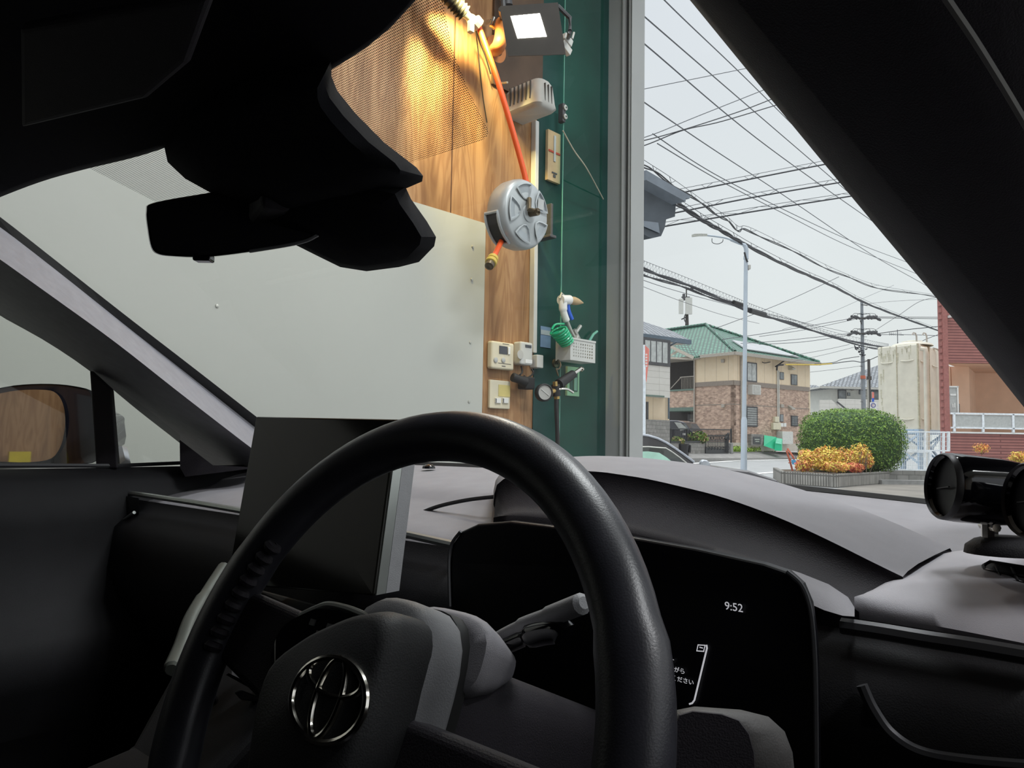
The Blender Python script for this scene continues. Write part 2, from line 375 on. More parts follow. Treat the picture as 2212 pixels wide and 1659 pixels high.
def thing(name, label, category, loc, group=None):
    o = bpy.data.objects.new(name, None); COL.objects.link(o); o.location = Vector(loc); o.empty_display_size = .1
    o['label'] = label; o['category'] = category
    if group: o['group'] = group
    return o
def tag(o, label, category, group=None):
    o['label'] = label; o['category'] = category
    if group: o['group'] = group
    return o
def spline(pts, n=8, closed=False):
    pts = [Vector(p) for p in pts]; N = len(pts); res = []
    R_ = N if closed else N-1
    for i in range(R_):
        g = (lambda k: pts[k % N]) if closed else (lambda k: pts[max(0, min(N-1, k))])
        a, b, c, d = g(i-1), g(i), g(i+1), g(i+2)
        for k in range(n):
            t = k/n
            res.append(.5*((2*b)+(c-a)*t+(2*a-5*b+4*c-d)*t*t+(3*b-a-3*c+d)*t*t*t))
    if not closed: res.append(pts[-1])
    return res
def resample(pts, n):
    pts = [Vector(p) for p in pts]; L = [0]
    for a, b in zip(pts, pts[1:]): L.append(L[-1]+(b-a).length)
    res = []; k = 0
    for i in range(n):
        t = L[-1]*i/(n-1)
        while k < len(L)-2 and L[k+1] < t: k += 1
        f = (t-L[k])/max(1e-9, L[k+1]-L[k]); res.append(pts[k].lerp(pts[k+1], min(1, f)))
    return res
class Face:   # a vertical facade through (x, y) running in direction 'ang' (from +Y to the right)
    def __init__(s, x, y, dx, dy):
        s.p = Vector((x, y, 0)); s.u = Vector((dx, dy, 0)).normalized()
        s.n = Vector((s.u.y, -s.u.x, 0))
        if s.n.dot(s.p) > 0: s.n = -s.n
    def at(s, px, py, out=0.):
        return onplane(px, py, s.p+s.n*out, s.n)
    def sz(s, px, py, out=0.):
        q = s.at(px, py, out); return (q-s.p).dot(s.u), q.z
    def pt(s, a, z, out=0.): return s.p+s.u*a+s.n*out+Vector((0, 0, z))
    def rect(s, mb, px0, py0, px1, py1, o0, o1, z0=None, z1=None):
        cx, cy = (px0+px1)/2, (py0+py1)/2
        a0 = s.sz(px0, cy)[0]; a1 = s.sz(px1, cy)[0]
        zt = s.sz(cx, py0)[1] if z1 is None else z1; zb = s.sz(cx, py1)[1] if z0 is None else z0
        s.box(mb, a0, a1, zb, zt, o0, o1)
        return a0, a1, zb, zt
    def box(s, mb, a0, a1, z0, z1, o0, o1):
        mb.box(s.pt((a0+a1)/2, (z0+z1)/2, (o0+o1)/2), (abs(a1-a0), abs(o1-o0), abs(z1-z0)), s.u, s.n, Vector((0, 0, 1)))
Zv = Vector((0, 0, 1))
def T(mb, s, *a): pass
def text_mesh(body, size, p, X, Y, material, name, parent, align='CENTER', ext=.0006, **props):
    c = bpy.data.curves.new(name, 'FONT'); c.body = body; c.size = size; c.align_x = align; c.align_y = 'CENTER'; c.extrude = ext
    o = bpy.data.objects.new(name+'_tmp', c); COL.objects.link(o)
    dg = bpy.context.evaluated_depsgraph_get(); me = bpy.data.meshes.new_from_object(o.evaluated_get(dg))
    bpy.data.objects.remove(o); bpy.data.curves.remove(c)
    X = Vector(X).normalized(); Y = Vector(Y).normalized(); Z = X.cross(Y)
    off = Vector((0, 0, 0)); q = parent
    while q is not None: off += q.location; q = q.parent
    for v in me.vertices: v.co = Vector(p)-off + X*v.co.x + Y*v.co.y + Z*v.co.z
    me.materials.clear(); me.materials.append(material)
    o = bpy.data.objects.new(name, me); COL.objects.link(o); o.parent = parent
    for k, v in props.items(): o[k] = v
    return o
# =================================================================== GARAGE (structure)
GW = Face(-.057, 2.95, .692, .722)
gu, gn = GW.u, GW.n
def struct(mb, name, mats, **k): return mb.build(name, mats, kind='structure', **k)
S_END = GW.sz(1310, 500)[0]; S_GRN = GW.sz(1156, 500)[0]
CEIL = 3.9
b = MB(); GW.box(b, -5.6, S_GRN, 0, CEIL, -.12, 0); struct(b, 'wall_left', M['ply'])
b = MB(); GW.box(b, S_GRN, S_END, 0, CEIL, -.12, .004); struct(b, 'wall_corner', M['green'])
b = MB(); GW.box(b, -5.75, -5.6, 0, CEIL, 0, 5.2); struct(b, 'wall_back', M['ply'])
b = MB(); GW.box(b, -5.6, -3.2, 0, CEIL, 5.05, 5.2); GW.box(b, S_END-.3, S_END+.1, 0, CEIL, 5.05, 5.2); GW.box(b, -3.2, S_END-.3, 3.4, CEIL, 5.05, 5.2); struct(b, 'wall_right', M['offwhite'])
b = MB(); GW.box(b, -5.6, S_END+.1, CEIL, CEIL+.12, -.1, 5.2); struct(b, 'ceiling', M['ceil'])
b = MB(); GW.box(b, -5.6, S_END+.12, -.1, 0.002, -.1, 5.2); struct(b, 'floor', M['concrete'])
b = MB(); GW.box(b, S_END-.02, S_END+.12, 3.62, CEIL, .25, 5.05); struct(b, 'wall_front', M['column'])
# steel guide column of the opening: two faces with dark slots between them
b = MB()
A0 = GW.pt(S_END, 0)
CF_ = Face(A0.x, A0.y, gn.x, gn.y)
na = [CF_.sz(px, 500)[0] for px in (1308, 1343, 1347, 1356, 1360, 1364, 1394)]
def cbox(a, c, d0, d1): b.box(A0+gn*((a+c)/2)+gu*((d0+d1)/2)+Zv*1.81, (abs(c-a), abs(d1-d0), 3.62), gn, gu, Zv)
pS = A0+gn*na[5]; SFc = Face(pS.x, pS.y, gu.x, gu.y); DS = abs(SFc.sz(1391, 500)[0])
b.k = 0; cbox(na[0]-.01, na[1], 0, DS)
cbox(na[1], na[2], -.01, DS)
b.k = 1; cbox(na[2], na[3], .03, DS)
b.k = 0; cbox(na[3], na[4], -.004, DS)
b.k = 1; cbox(na[4], na[4]+(na[5]-na[4])*.5, .012, DS)
b.k = 0; cbox(na[4]+(na[5]-na[4])*.5, na[5], -.004, DS)
col = struct(b, 'trim_1', [M['column'], M['slot']], bevel=.002)
# dark sheet standing in for the floodlight's shadow on the plywood
b = MB(); GW.box(b, S_GRN-.28, S_GRN+.02, GW.sz(1100, 60)[1]-.28, 3.6, .001, .012)
brd = b.build('shade_board', M['darkbrown']); tag(brd, 'dark board painted as shade on the plywood behind the floodlight', 'board')
# big white sheet over the lower wall
zt = GW.sz(1045, 483)[1]
b = MB(); e1 = GW.sz(1044, 600)[0]
b.poly([GW.pt(-4.6, .25, .008), GW.pt(e1, .25, .008), GW.pt(e1, zt, .008), GW.pt(-4.6, zt-.02, .008)])
b.poly([GW.pt(e1, .25, .001), GW.pt(e1, zt, .001), GW.pt(e1, zt, .008), GW.pt(e1, .25, .008)])
b.poly([GW.pt(-4.6, zt-.02, .001), GW.pt(-4.6, zt-.02, .008), GW.pt(e1, zt, .008), GW.pt(e1, zt, .001)])
sheet = thing('wall_sheet', 'large plain white sheet screwed over the plywood garage wall', 'wall panel', GW.pt(e1-.5, 0))
b.build('sheet_board', M['white_sheet'], sheet)
for px, py in ((1021, 533), (1019, 604), (1016, 740), (1013, 868), (469, 661)):
    b = MB(); b.lathe(GW.at(px, py, .008), gn, [(0, .006), (.003, .005), (.004, 0)], 12); b.build('screw', M['galv'], sheet)
# conduit
b = MB(); a, z1 = GW.sz(1158, 262, .02); z0 = GW.sz(1151, 762, .02)[1]; a2 = GW.sz(1153, 762, .02)[0]
b.bar(GW.pt(a, z1, .015), GW.pt(a2, z0, .015), .022, .028, gn)
cd = thing('conduit', 'thin light grey vertical conduit along the edge of the green wall', 'conduit', GW.pt(a, z0)); b.build('trunking', M['lightgrey'], cd, bevel=.003)
b = MB(); GW.rect(b, 1143, 768, 1157, 796, .003, .045); b.build('end_box', M['lightgrey'], cd, bevel=.004)
# ---- glass pane edge
b = MB(); a0 = GW.sz(1213, 500, .05)[0]; a1 = GW.sz(1300, 500, .05)[0]
gp = thing('glass_pane', 'tall green tinted glass pane with a bright edge beside the steel column', 'glass', GW.pt(a0, .0, .05))
b.quad(GW.pt(a0, .02, .05), GW.pt(a1, .02, .05), GW.pt(a1, 3.6, .05), GW.pt(a0, 3.6, .05)); b.build('pane', M['glassgreen'], gp)
b = MB(); b.bar(GW.pt(a0, .02, .05), GW.pt(a0+.004, 3.6, .05),   .003, .004, gn); b.build('edge', M['glassedge'], gp)
for py in (245,):
    t2 = MB(); c = GW.at(1214, py, .05)
    t2.box(c, (.02, .03, .085), gu, gn, Zv)
    cl = t2.build('clamp', M['darkgrey'], gp, bevel=.005)
    t2 = MB()
    for dz in (-.02, .02): t2.lathe(c+Zv*dz+gn*.016, gn, [(0, .012), (.006, .012), (.008, .004)], 14)
    t2.build('bolt', M['galv'], cl, smooth=True)
# ---- flood light
fl = thing('floodlight', 'switched on white floodlight high on the garage wall', 'floodlight', GW.at(1150, 60, .05))
L0 = GW.at(1144, 56, .34)
N_ = (-gu*.70 + gn*.62 - Zv*.22).normalized(); X_ = N_.cross(Zv).normalized()*-1; Y_ = X_.cross(N_)*-1
if Y_.z < 0: Y_ = -Y_
if X_.x < 0: X_ = -X_
def fq(px, py): return onplane(px, py, L0, N_)
b = MB(); corners = [fq(1103, 36), fq(1166, 30), fq(1181, 80), fq(1118, 84)]
b.poly([c + N_*.006 for c in corners]); b.build('led_panel', emat('led_panel_glow', (1., .97, .88), 9), fl)
b = MB(); out_ = [fq(1080, 14), fq(1205, 6), fq(1222, 118), fq(1098, 122)]
b.rings([[c-N_*.05 for c in [fq(1092, 26), fq(1195, 20), fq(1210, 106), fq(1108, 110)]], [c-N_*.002 for c in out_], [c+N_*.004 for c in out_], [c+N_*.004 for c in [fq(1101, 33), fq(1169, 27), fq(1185, 84), fq(1115, 88)]]], cap1=True)
b.build('housing', M['lamp_housing'], fl)
b = MB()
q0, q1 = out_[1]-N_*.03, (out_[1]+out_[2])/2+X_*.03-N_*.03
b.tube([out_[1]-N_*.03, q1+Zv*.05, q1, GW.at(1225, 95, .03)], .008); b.tube([out_[0]-N_*.03, GW.at(1085, 50, .08), GW.at(1090, 60, .0)], .008)
b.build('bracket', M['darkgrey'], fl)
b = MB(); b.box(GW.at(1223, 88, .24), (.05, .03, .03), (gu-Zv*.4).normalized(), gn, (Zv+gu*.4).normalized()); b.box(GW.at(1222, 104, .25), (.055, .02, .03), (gu-Zv*.5).normalized(), gn, (Zv+gu*.5).normalized())
b.tube([GW.at(1236, 84, .24), GW.at(1240, 70, .24)], .005); b.build('clamp', M['lightgrey'], fl, bevel=.004)
ld = bpy.data.lights.new('floodlight_beam', 'AREA'); ld.shape = 'RECTANGLE'; ld.size = .15; ld.size_y = .1; ld.energy = 9; ld.color = (1, .95, .85)
lo = bpy.data.objects.new('floodlight_beam', ld); COL.objects.link(lo)
lo.location = (corners[0]+corners[2])/2 + N_*.02; lo.rotation_euler = N_.to_track_quat('-Z', 'Y').to_euler()
# warm wall lamp just above the picture, shining down the plywood
wl = thing('wall_lamp', 'warm yellow lamp high on the plywood lighting it from above', 'wall lamp', GW.at(1040, -60, 0))
wc_ = GW.at(1040, -60, .27); wd_ = (GW.at(985, 170, 0)-wc_).normalized()
b = MB(); b.lathe(wc_, wd_, [(-.06, .0), (-.06, .03), (-.02, .05), (.03, .07), (.028, .065), (-.01, .045)], 24); b.build('lamp_shade', M['darkgrey'], wl, smooth=True)
b = MB(); b.tube([wc_-wd_*.05, GW.at(1040, -60, 0)+Zv*.1], .012, 8); b.build('lamp_arm', M['darkgrey'], wl)
b = MB(); b.lathe(wc_, wd_, [(-.01, 0), (-.005, .03), (.01, .035), (.02, 0)], 16); b.build('bulb', emat('warm_bulb', (1, .75, .35), 8), wl, smooth=True)
ls_ = bpy.data.lights.new('wall_lamp_beam', 'SPOT'); ls_.energy = 68; ls_.color = (1, .80, .33); ls_.spot_size = math.radians(84); ls_.spot_blend = .45; ls_.shadow_soft_size = .03
lso = bpy.data.objects.new('wall_lamp_beam', ls_); COL.objects.link(lso); lso.location = wc_+wd_*.035; lso.rotation_euler = wd_.to_track_quat('-Z', 'Y').to_euler()
# ---- ribbed grey box below it
bx = thing('ribbed_box', 'weathered grey ribbed plastic box mounted below the floodlight', 'box', GW.at(1140, 250, 0))
n_ = 14; rings = []
c0 = GW.at(1128, 205, .12)
az = (gn*.75 - gu*.15).normalized()
def prism_px(mb, face, near, o_near, far, o_far, n=6):
    mb.rings([[face.at(x, y, o_far) for x, y in far], [face.at(x, y, o_near) for x, y in near]])
s0 = GW.sz(1090, 200, 0)[0]; s1 = GW.sz(1206, 200, .187)[0]; BN = .187
zb, ztp = GW.sz(1165, 222, BN)[1], GW.sz(1165, 158, BN)[1]
rr = []
for (ins, z) in ((.012, zb-.004), (.0, zb+.01), (.004, zb+.03), (.012, ztp-.02), (.024, ztp)):
    A_, B_, O_ = s0+ins, s1-ins, BN-ins*.8
    pts = [GW.pt(A_, z, .002), GW.pt(A_, z, O_-.03)]
    for k in range(1, 5): t = math.pi/2*k/4; pts.append(GW.pt(A_+.03*(1-math.cos(t)), z, O_-.03+.03*math.sin(t)))
    for k in range(0, 5): t = math.pi/2*k/4; pts.append(GW.pt(B_-.02+.02*math.sin(t), z, O_-.02+.02*math.cos(t)))
    pts.append(GW.pt(B_, z, .002)); rr.append(pts)
b = MB(); b.rings(rr); b.build('body', M['grey'], bx, smooth=True, angle=50)
for k in range(6): b = MB(); b.box(GW.pt(s0+.004, (zb+ztp)/2+.01, .03+k*.022), (.008, .003, (ztp-zb)*.62), gu, gn, Zv); b.build('rib', M['lamp_housing'], bx)
for k in range(3): b = MB(); b.box(GW.pt(s0+.045+k*.02, (zb+ztp)/2, BN-.006), (.003, .008, (ztp-zb)*.62), gu, gn, Zv); b.build('rib', M['lamp_housing'], bx)
b = MB(); b.tube(spline([GW.at(1068, 150, .03), GW.at(1073, 172, .03), GW.at(1082, 179, .04), GW.at(1096, 178, .1)]), .004, 6); b.build('cable', M['cream'], bx)
# ---- orange elbow pipe
ep = thing('elbow_pipe', 'orange painted pipe elbow with a round wall flange', 'pipe', GW.at(1068, 110, 0))
b = MB(); b.lathe(GW.at(1068, 108, 0), (gn+gu*0), [(0, .055), (.012, .055), (.016, .03)], 28); b.build('flange', M['orange_dull'], ep, smooth=True)
b = MB(); b.tube(spline([GW.at(1068, 108, 0), GW.at(1072, 106, .10), GW.at(1078, 98, .16), GW.at(1083, 78, .16), GW.at(1084, 50, .12)]), .026, 14); b.build('elbow', M['orange_dull'], ep, smooth=True)
# ---- black corrugated duct, ball valve, orange air line down to the reel
du = thing('corrugated_pipe', 'black corrugated pipe end with a brass valve at the top of the wall', 'pipe', GW.at(1000, 20, .1))
path = resample([GW.at(930, -60, .12), GW.at(975, 0, .14), GW.at(1003, 28, .15)], 40)
b = MB(); b.tube(path, [.026+.006*(i % 3 == 0) for i in range(40)], 16); b.build('corrugated_tube', M['black'], du, smooth=True)
b = MB(); q = [GW.at(1003, 28, .15), GW.at(1012, 36, .15), GW.at(1018, 42, .15), GW.at(1026, 50, .15)]
b.tube(q, [.018, .014, .02, .02], 12); b.build('valve', M['galv'], du, smooth=True)
b = MB(); b.tube([GW.at(1024, 44, .15), GW.at(1034, 56, .15)], .026, 12); b.box(GW.at(1017, 58, .17), (.02, .02, .045), gu, gn, Zv); b.build('coupling', M['galv'], du, bevel=.003)
b = MB(); b.tube(spline([GW.at(1033, 55, .15), GW.at(1045, 88, .16), GW.at(1072, 165, .2), GW.at(1108, 285, .23), GW.at(1135, 385, .25), GW.at(1143, 432, .26)]), .011, 10)
oh = b.build('orange_hose', M['orange'], None, smooth=True); tag(oh, 'thin orange air hose running down from the valve to the reel hub', 'hose')
b = MB(); b.tube(spline([GW.at(1028, 60, .1), GW.at(1036, 90, .05), GW.at(1048, 120, .04), GW.at(1060, 160, .04)]), .003, 6); b.tube(spline([GW.at(1027, 60, .08), GW.at(1034, 120, .02), GW.at(1042, 200, .02), GW.at(1052, 265, .02)]), .0022, 6)
wv = b.build('cable', M['black']); tag(wv, 'thin dark cable hanging on the plywood beside the orange hose', 'cable')
b = MB(); b.tube([GW.at(1052, 48, .02), GW.at(1062, 46, .10)], .01); b.tube([GW.at(1066, 38, .10), GW.at(1060, 56, .12), GW.at(1078, 64, .12)], .006); b.tube([GW.at(1078, 40, .1), GW.at(1066, 62, .1)], .006)
tp = b.build('tap', M['chrome'], None, smooth=True); tag(tp, 'small chrome stop tap between the elbow pipe and valve', 'tap')
b = MB(); b.tube([GW.at(1092, -20, .06), GW.at(1096, 12, .06)], .022, 14); b.tube([GW.at(1086, 2, .06), GW.at(1088, 34, .06)], .012)
pc = b.build('pipe_fitting', M['darkgrey'], None, smooth=True); tag(pc, 'dark pipe fitting above the left edge of the floodlight', 'pipe')
# ---- hose reel
RC = GW.at(1137, 462, .26)
rN = Vector((.30, -.90, -.03)).normalized()
# face ellipse: height 155 px, width 98 px
ang = math.radians(-34)
vd = (EYE-RC); vd.z = 0; vd.normalize()
rN = Vector((vd.x*math.cos(math.radians(50))-vd.y*math.sin(math.radians(50)), vd.x*math.sin(math.radians(50))+vd.y*math.cos(math.radians(50)), -.04)).normalized()
d_ = RC.y; Rr = .5*155/1600*d_
rX = Zv.cross(rN).normalized(); rY = rN.cross(rX)
reel = thing('hose_reel', 'round silver grey hose reel hanging on the garage wall', 'hose reel', GW.at(1134, 540, 0))
TH = .095
b = MB(); b.lathe(RC-rN*TH, rN, [(-.0, .02), (0, Rr*.80), (.010, Rr*.93), (.03, Rr*.985), (TH-.03, Rr), (TH-.012, Rr*.985), (TH, Rr*.94), (TH+.006, Rr*.88), (TH+.012, .3*Rr), (TH+.012, .0)], 64)
b.build('drum', M['reel'], reel, smooth=True, angle=60)
for k in range(5):
    th = math.radians(90+72*k+20)
    def rp_(r, t): return RC + rN*.0135 + rX*(r*math.cos(t)) + rY*(r*math.sin(t))
    ring = []
    r0, r1 = Rr*.36, Rr*.86
    for i in range(7): ring.append((r1, th-.44+.88*i/6))
    ring += [(Rr*.62, th+.42), (Rr*.44, th+.3), (r0, th), (Rr*.44, th-.3), (Rr*.62, th-.42)]
    b = MB(); outer = [rp_(r, t)+rN*.001 for r, t in ring]
    mid = [rp_((r-.58*Rr)*.86+.58*Rr, th+(t-th)*.86)+rN*.003 for r, t in ring]
    inn = [rp_((r-.58*Rr)*.74+.58*Rr, th+(t-th)*.74)-rN*.009 for r, t in ring]
    b.rings([outer, mid], cap0=False, cap1=False); b.build('pressed_rim', M['reel'], reel, smooth=True)
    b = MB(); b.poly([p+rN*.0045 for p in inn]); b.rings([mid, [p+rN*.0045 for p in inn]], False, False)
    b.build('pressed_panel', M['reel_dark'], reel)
    if k == 4:
        b = MB(); c = rp_(Rr*.62, th)+rN*.001; b.box(c, (Rr*.26, Rr*.30, .002), rX, rY, rN); b.build('label_plate', M['frosted'], reel)
b = MB(); b.lathe(RC+rN*.012, rN, [(0, Rr*.25), (.004, Rr*.25), (.006, Rr*.22), (.006, 0)], 40); b.build('hub_disc', M['reel'], reel, smooth=True)
b = MB(); b.tube([RC+rN*.014, RC+rN*.055], .014, 10); b.tube([RC+rN*.05-rX*.01, RC+rN*.05+rX*.012, GW.at(1143, 452, .30), GW.at(1143, 430, .28)], .010, 10); b.build('inlet_fitting', M['oldbrass'], reel, smooth=True)
# slot mouth on the rim (lower left)
b = MB(); b2 = MB()
for i in range(11):
    pass
arc = [math.radians(188+5.5*i) for i in range(11)]
def rim(t, h, rad): return RC - rN*h + rX*(rad*math.cos(t)) + rY*(rad*math.sin(t))
b.loft([[rim(t, .03, Rr*1.01) for t in arc], [rim(t, .08, Rr*1.01) for t in arc]]); b.build('hose_slot', M['black'], reel)
loop = [rim(t, .025, Rr*1.015) for t in arc]+[rim(t, .085, Rr*1.015) for t in reversed(arc)]
b2.tube(loop, .006, 6, closed=True); b2.build('slot_frame', M['reel'], reel, smooth=True)
b = MB(); b.box(GW.at(1187, 478, .04), (.014, .03, .15), gu, gn, Zv); b.box(GW.at(1178, 514, .06), (.04, .09, .012), gu, gn, Zv); b.build('bracket', M['darkgrey'], reel, bevel=.003)
b = MB(); p0 = rim(math.radians(238), .055, Rr*.98); p1 = GW.at(1064, 560, .24)
b.tube([p0, p1], .010, 10); b.build('hose_end', M['orange'], reel, smooth=True)
dv = (p1-p0).normalized(); b = MB(); b.lathe(p1-dv*.01, dv, [(0, .012), (.0, .019), (.014, .020), (.016, .017), (.022, .021), (.036, .021), (.038, .017)], 16); b.build('coupler_sleeve', M['yellow'], reel, smooth=True)
b = MB(); b.lathe(p1+dv*.026, dv, [(0, .017), (.02, .016), (.022, .01), (.018, .0)], 14); b.build('coupler_mouth', M['oldbrass'], reel, smooth=True)
# ---- thermometer strip
th_ = thing('thermometer_card', 'aged wooden thermometer card with a red cross line on green wall', 'thermometer', GW.at(1189, 390, 0))
b = MB(); a0, a1, z0, z1 = GW.rect(b, 1176, 287, 1203, 395, .005, .02); b.build('backing', M['paper'], th_, bevel=.001)
b = MB(); GW.rect(b, 1188, 296, 1192, 352, .021, .024); b.build('tube', M['frosted'], th_)
b = MB(); GW.rect(b, 1177, 330, 1202, 334, .021, .023); b.build('cross_line', M['redmark'], th_)
b = MB(); GW.rect(b, 1184, 375, 1195, 378, .021, .023); GW.rect(b, 1187, 380, 1192, 386, .021, .023); b.build('printed_mark', M['darkgrey'], th_)
b = MB(); b.tube(spline([GW.at(1216, 282, .17), GW.at(1240, 325, .15), GW.at(1268, 365, .13), GW.at(1303, 430, .05)]), .003, 6); rp2 = b.build('cord', M['rope']); tag(rp2, 'pale thin cord slanting across the green wall towards column', 'cord')
# ---- sticker
st = thing('sticker', 'faded blue and white notice sticker low on the green wall', 'sticker', GW.at(1176, 750, 0))
b = MB(); GW.rect(b, 1165, 706, 1187, 751, .005, .007); b.build('sheet', M['sticker'], st)
b = MB(); GW.rect(b, 1165, 714, 1187, 724, .008, .009); b.build('title_band', M['stickerwhite'], st)
# ---- air gun
ag = thing('air_blow_gun', 'white air blow gun with blue trigger hanging on green wall', 'air gun', GW.at(1222, 690, .06))
b = MB(); b.tube([GW.at(1211, 648, .1), GW.at(1230, 648, .1)], [.021, .021], 14); b.tube(spline([GW.at(1216, 650, .1), GW.at(1217, 672, .1), GW.at(1224, 694, .1)]), [.018]*8+[.015]*8+[.013], 12); b.build('body', M['white'], ag, smooth=True)
b = MB(); b.lathe(GW.at(1231, 648, .1), gu, [(0, .016), (.03, .018), (.05, .015), (.09, .003)], 14); b.build('nozzle', M['paper'], ag, smooth=True)
b = MB(); b.tube(spline([GW.at(1227, 658, .1), GW.at(1229, 672, .1), GW.at(1236, 690, .1)]), .008, 8); b.build('trigger', M['blue'], ag, smooth=True)
b = MB(); b.tube([GW.at(1209, 645, .1), GW.at(1213, 633, .1), GW.at(1220, 640, .1)], .004); b.build('hook', M['galv'], ag)
b = MB(); b.tube([GW.at(1225, 694, .1), GW.at(1228, 702, .1), GW.at(1233, 714, .1), GW.at(1240, 728, .1)], .008, 10); b.build('swivel_joint', M['galv'], ag, smooth=True)
b = MB()
pts = []
for i in range(150):
    t = i/149; a = t*2*math.pi*6.5; c = GW.at(1205, 712, .12).lerp(GW.at(1226, 742, .12), t); r = .035-.008*t
    ax = (gu*.6-Zv*.8).normalized(); x = gn; y = ax.cross(x)
    pts.append(c+x*math.cos(a)*r+y*math.sin(a)*r)
b.tube(spline([GW.at(1192, 712, .1), GW.at(1200, 701, .1), GW.at(1218, 700, .1)], 6), .005, 6)
b.tube(pts, .005, 6); b.build('coil_hose', M['greenhose'], ag, smooth=True)
# ---- perforated basket
bk = thing('wall_basket', 'light grey perforated basket holding fittings on the green wall', 'basket', GW.at(1253, 780, 0))
b = MB(); a0 = GW.sz(1232, 755, .14)[0]; a1 = GW.sz(1286, 755, .14)[0]; zb = GW.sz(1260, 781, .14)[1]; zt_ = GW.sz(1260, 735, .14)[1]
nx, nz = 11, 7
for i in range(nx):
    for j in range(nz):
        hole = (i % 1 == 0) and 1 <= j <= 5 and 0 < i < nx-1
        x0 = a0+(a1-a0)*i/nx; x1 = a0+(a1-a0)*(i+1)/nx; y0 = zb+(zt_-zb)*j/nz; y1 = zb+(zt_-zb)*(j+1)/nz
        if not hole: b.quad(GW.pt(x0, y0, .14), GW.pt(x1, y0, .14), GW.pt(x1, y1, .14), GW.pt(x0, y1, .14))
        else:
            mx_, my_ = (x1-x0)*.28, (y1-y0)*.22
            I = [(x0+mx_, y0+my_), (x1-mx_, y0+my_), (x1-mx_, y1-my_), (x0+mx_, y1-my_)]; O = [(x0, y0), (x1, y0), (x1, y1), (x0, y1)]
            for k in range(4):
                b.quad(GW.pt(*O[k], .14), GW.pt(*O[(k+1) % 4], .14), GW.pt(*I[(k+1) % 4], .14), GW.pt(*I[k], .14))
for (aa, bb_) in ((a0, a0), (a1, a1)): b.quad(GW.pt(aa, zb, .06), GW.pt(aa, zb, .14), GW.pt(aa, zt_, .14), GW.pt(aa, zt_, .06))
b.quad(GW.pt(a0, zb, .06), GW.pt(a1, zb, .06), GW.pt(a1, zb, .14), GW.pt(a0, zb, .14)); b.quad(GW.pt(a0, zb, .06), GW.pt(a1, zb, .06), GW.pt(a1, zt_, .06), GW.pt(a0, zt_, .06))
b.build('basket_body', M['lightgrey'], bk)
b = MB(); b.bar(GW.pt(a0, zt_, .14), GW.pt(a1, zt_, .14), .006, .008); b.bar(GW.pt(a0, zt_, .06), GW.pt(a0, zt_, .14), .006, .008); b.bar(GW.pt(a1, zt_, .06), GW.pt(a1, zt_, .14), .006, .008); b.build('rim', M['lightgrey'], bk)
ft = MB(); ft.tube([GW.at(1236, 730, .07), GW.at(1254, 704, .07)], .008, 8); ft.tube([GW.at(1240, 712, .08), GW.at(1250, 732, .08)], .009, 8); ft.tube([GW.at(1243, 738, .08), GW.at(1246, 726, .08)], .012, 8)
f1 = ft.build('air_fitting', M['galv'], None, smooth=True); tag(f1, 'steel air fittings sticking out of the left side of the basket', 'fitting')
ft = MB(); ft.tube([GW.at(1268, 745, .07), GW.at(1282, 722, .07), GW.at(1290, 716, .07)], .006, 8)
f2 = ft.build('plastic_tube', M['glassedge'], None, smooth=True); tag(f2, 'pale green plastic tube leaning in the right side of the basket', 'tube')
# ---- pressure gauge gun on hook with black hose
ig = thing('tyre_inflator', 'black tyre inflator with round gauge hanging from a hook', 'inflator', GW.at(1200, 860, .05))
b = MB(); b.tube([GW.at(1207, 830, .12), GW.at(1238, 808, .12)], [.022, .018], 12); b.tube([GW.at(1200, 830, .12), GW.at(1202, 856, .12)], .018, 12); b.build('body', M['black'], ig, smooth=True)
b = MB(); b.tube([GW.at(1240, 806, .12), GW.at(1255, 796, .12)], [.008, .008], 8); b.lathe(GW.at(1254, 797, .12), gu, [(0, .006), (.004, .012), (.012, .010)], 10); b.build('chuck', M['chrome'], ig, smooth=True)
gc = GW.at(1175, 848, .13); gN = (gn*.8+Vector((-.1, -.5, 0))).normalized()
b = MB(); b.lathe(gc-gN*.02, gN, [(0, 0), (0, .03), (.008, .036), (.03, .036), (.034, .031), (.028, .029)], 28); b.build('gauge_case', M['black'], ig, smooth=True)
b = MB(); b.lathe(gc, gN, [(.008, .029), (.0085, 0)], 28); gd = b.build('gauge_dial', M['grey'], ig)
b = MB(); gx = Zv.cross(gN).normalized(); b.bar(gc+gN*.010-gx*.016+Zv*.012, gc+gN*.010+gx*.018-Zv*.012, .002, .002); b.build('needle', M['white'], gd)
b = MB(); b.tube([GW.at(1185, 846, .12), GW.at(1199, 844, .12)], .012, 10); b.tube([GW.at(1202, 848, .12), GW.at(1203, 862, .12)], .012, 10); b.tube([GW.at(1199, 824, .13), GW.at(1200, 834, .13)], .01, 8); b.build('union', M['brass'], ig, smooth=True)
b = MB(); b.tube(spline([GW.at(1204, 842, .13), GW.at(1214, 840, .14), GW.at(1226, 841, .14), GW.at(1238, 848, .14)]), .005, 8); b.build('lever', M['chrome'], ig, smooth=True)
b = MB(); b.tube(spline([GW.at(1202, 862, .12), GW.at(1202, 885, .12), GW.at(1204, 930, .12), GW.at(1205, 1000, .12)]), .009, 8); b.build('hose', M['black'], ig, smooth=True)
hk = MB(); hk.tube(spline([GW.at(1200, 786, .02), GW.at(1206, 778, .1), GW.at(1211, 788, .13), GW.at(1207, 797, .13), GW.at(1202, 798, .13), GW.at(1206, 812, .13)]), .0035, 8); hk.lathe(GW.at(1199, 785, .004), gn, [(0, .02), (.008, .018), (.012, .006)], 16)
h_ = hk.build('wall_hook', M['oldbrass'], None, smooth=True); tag(h_, 'dull brass hook on green wall carrying the inflator', 'hook')
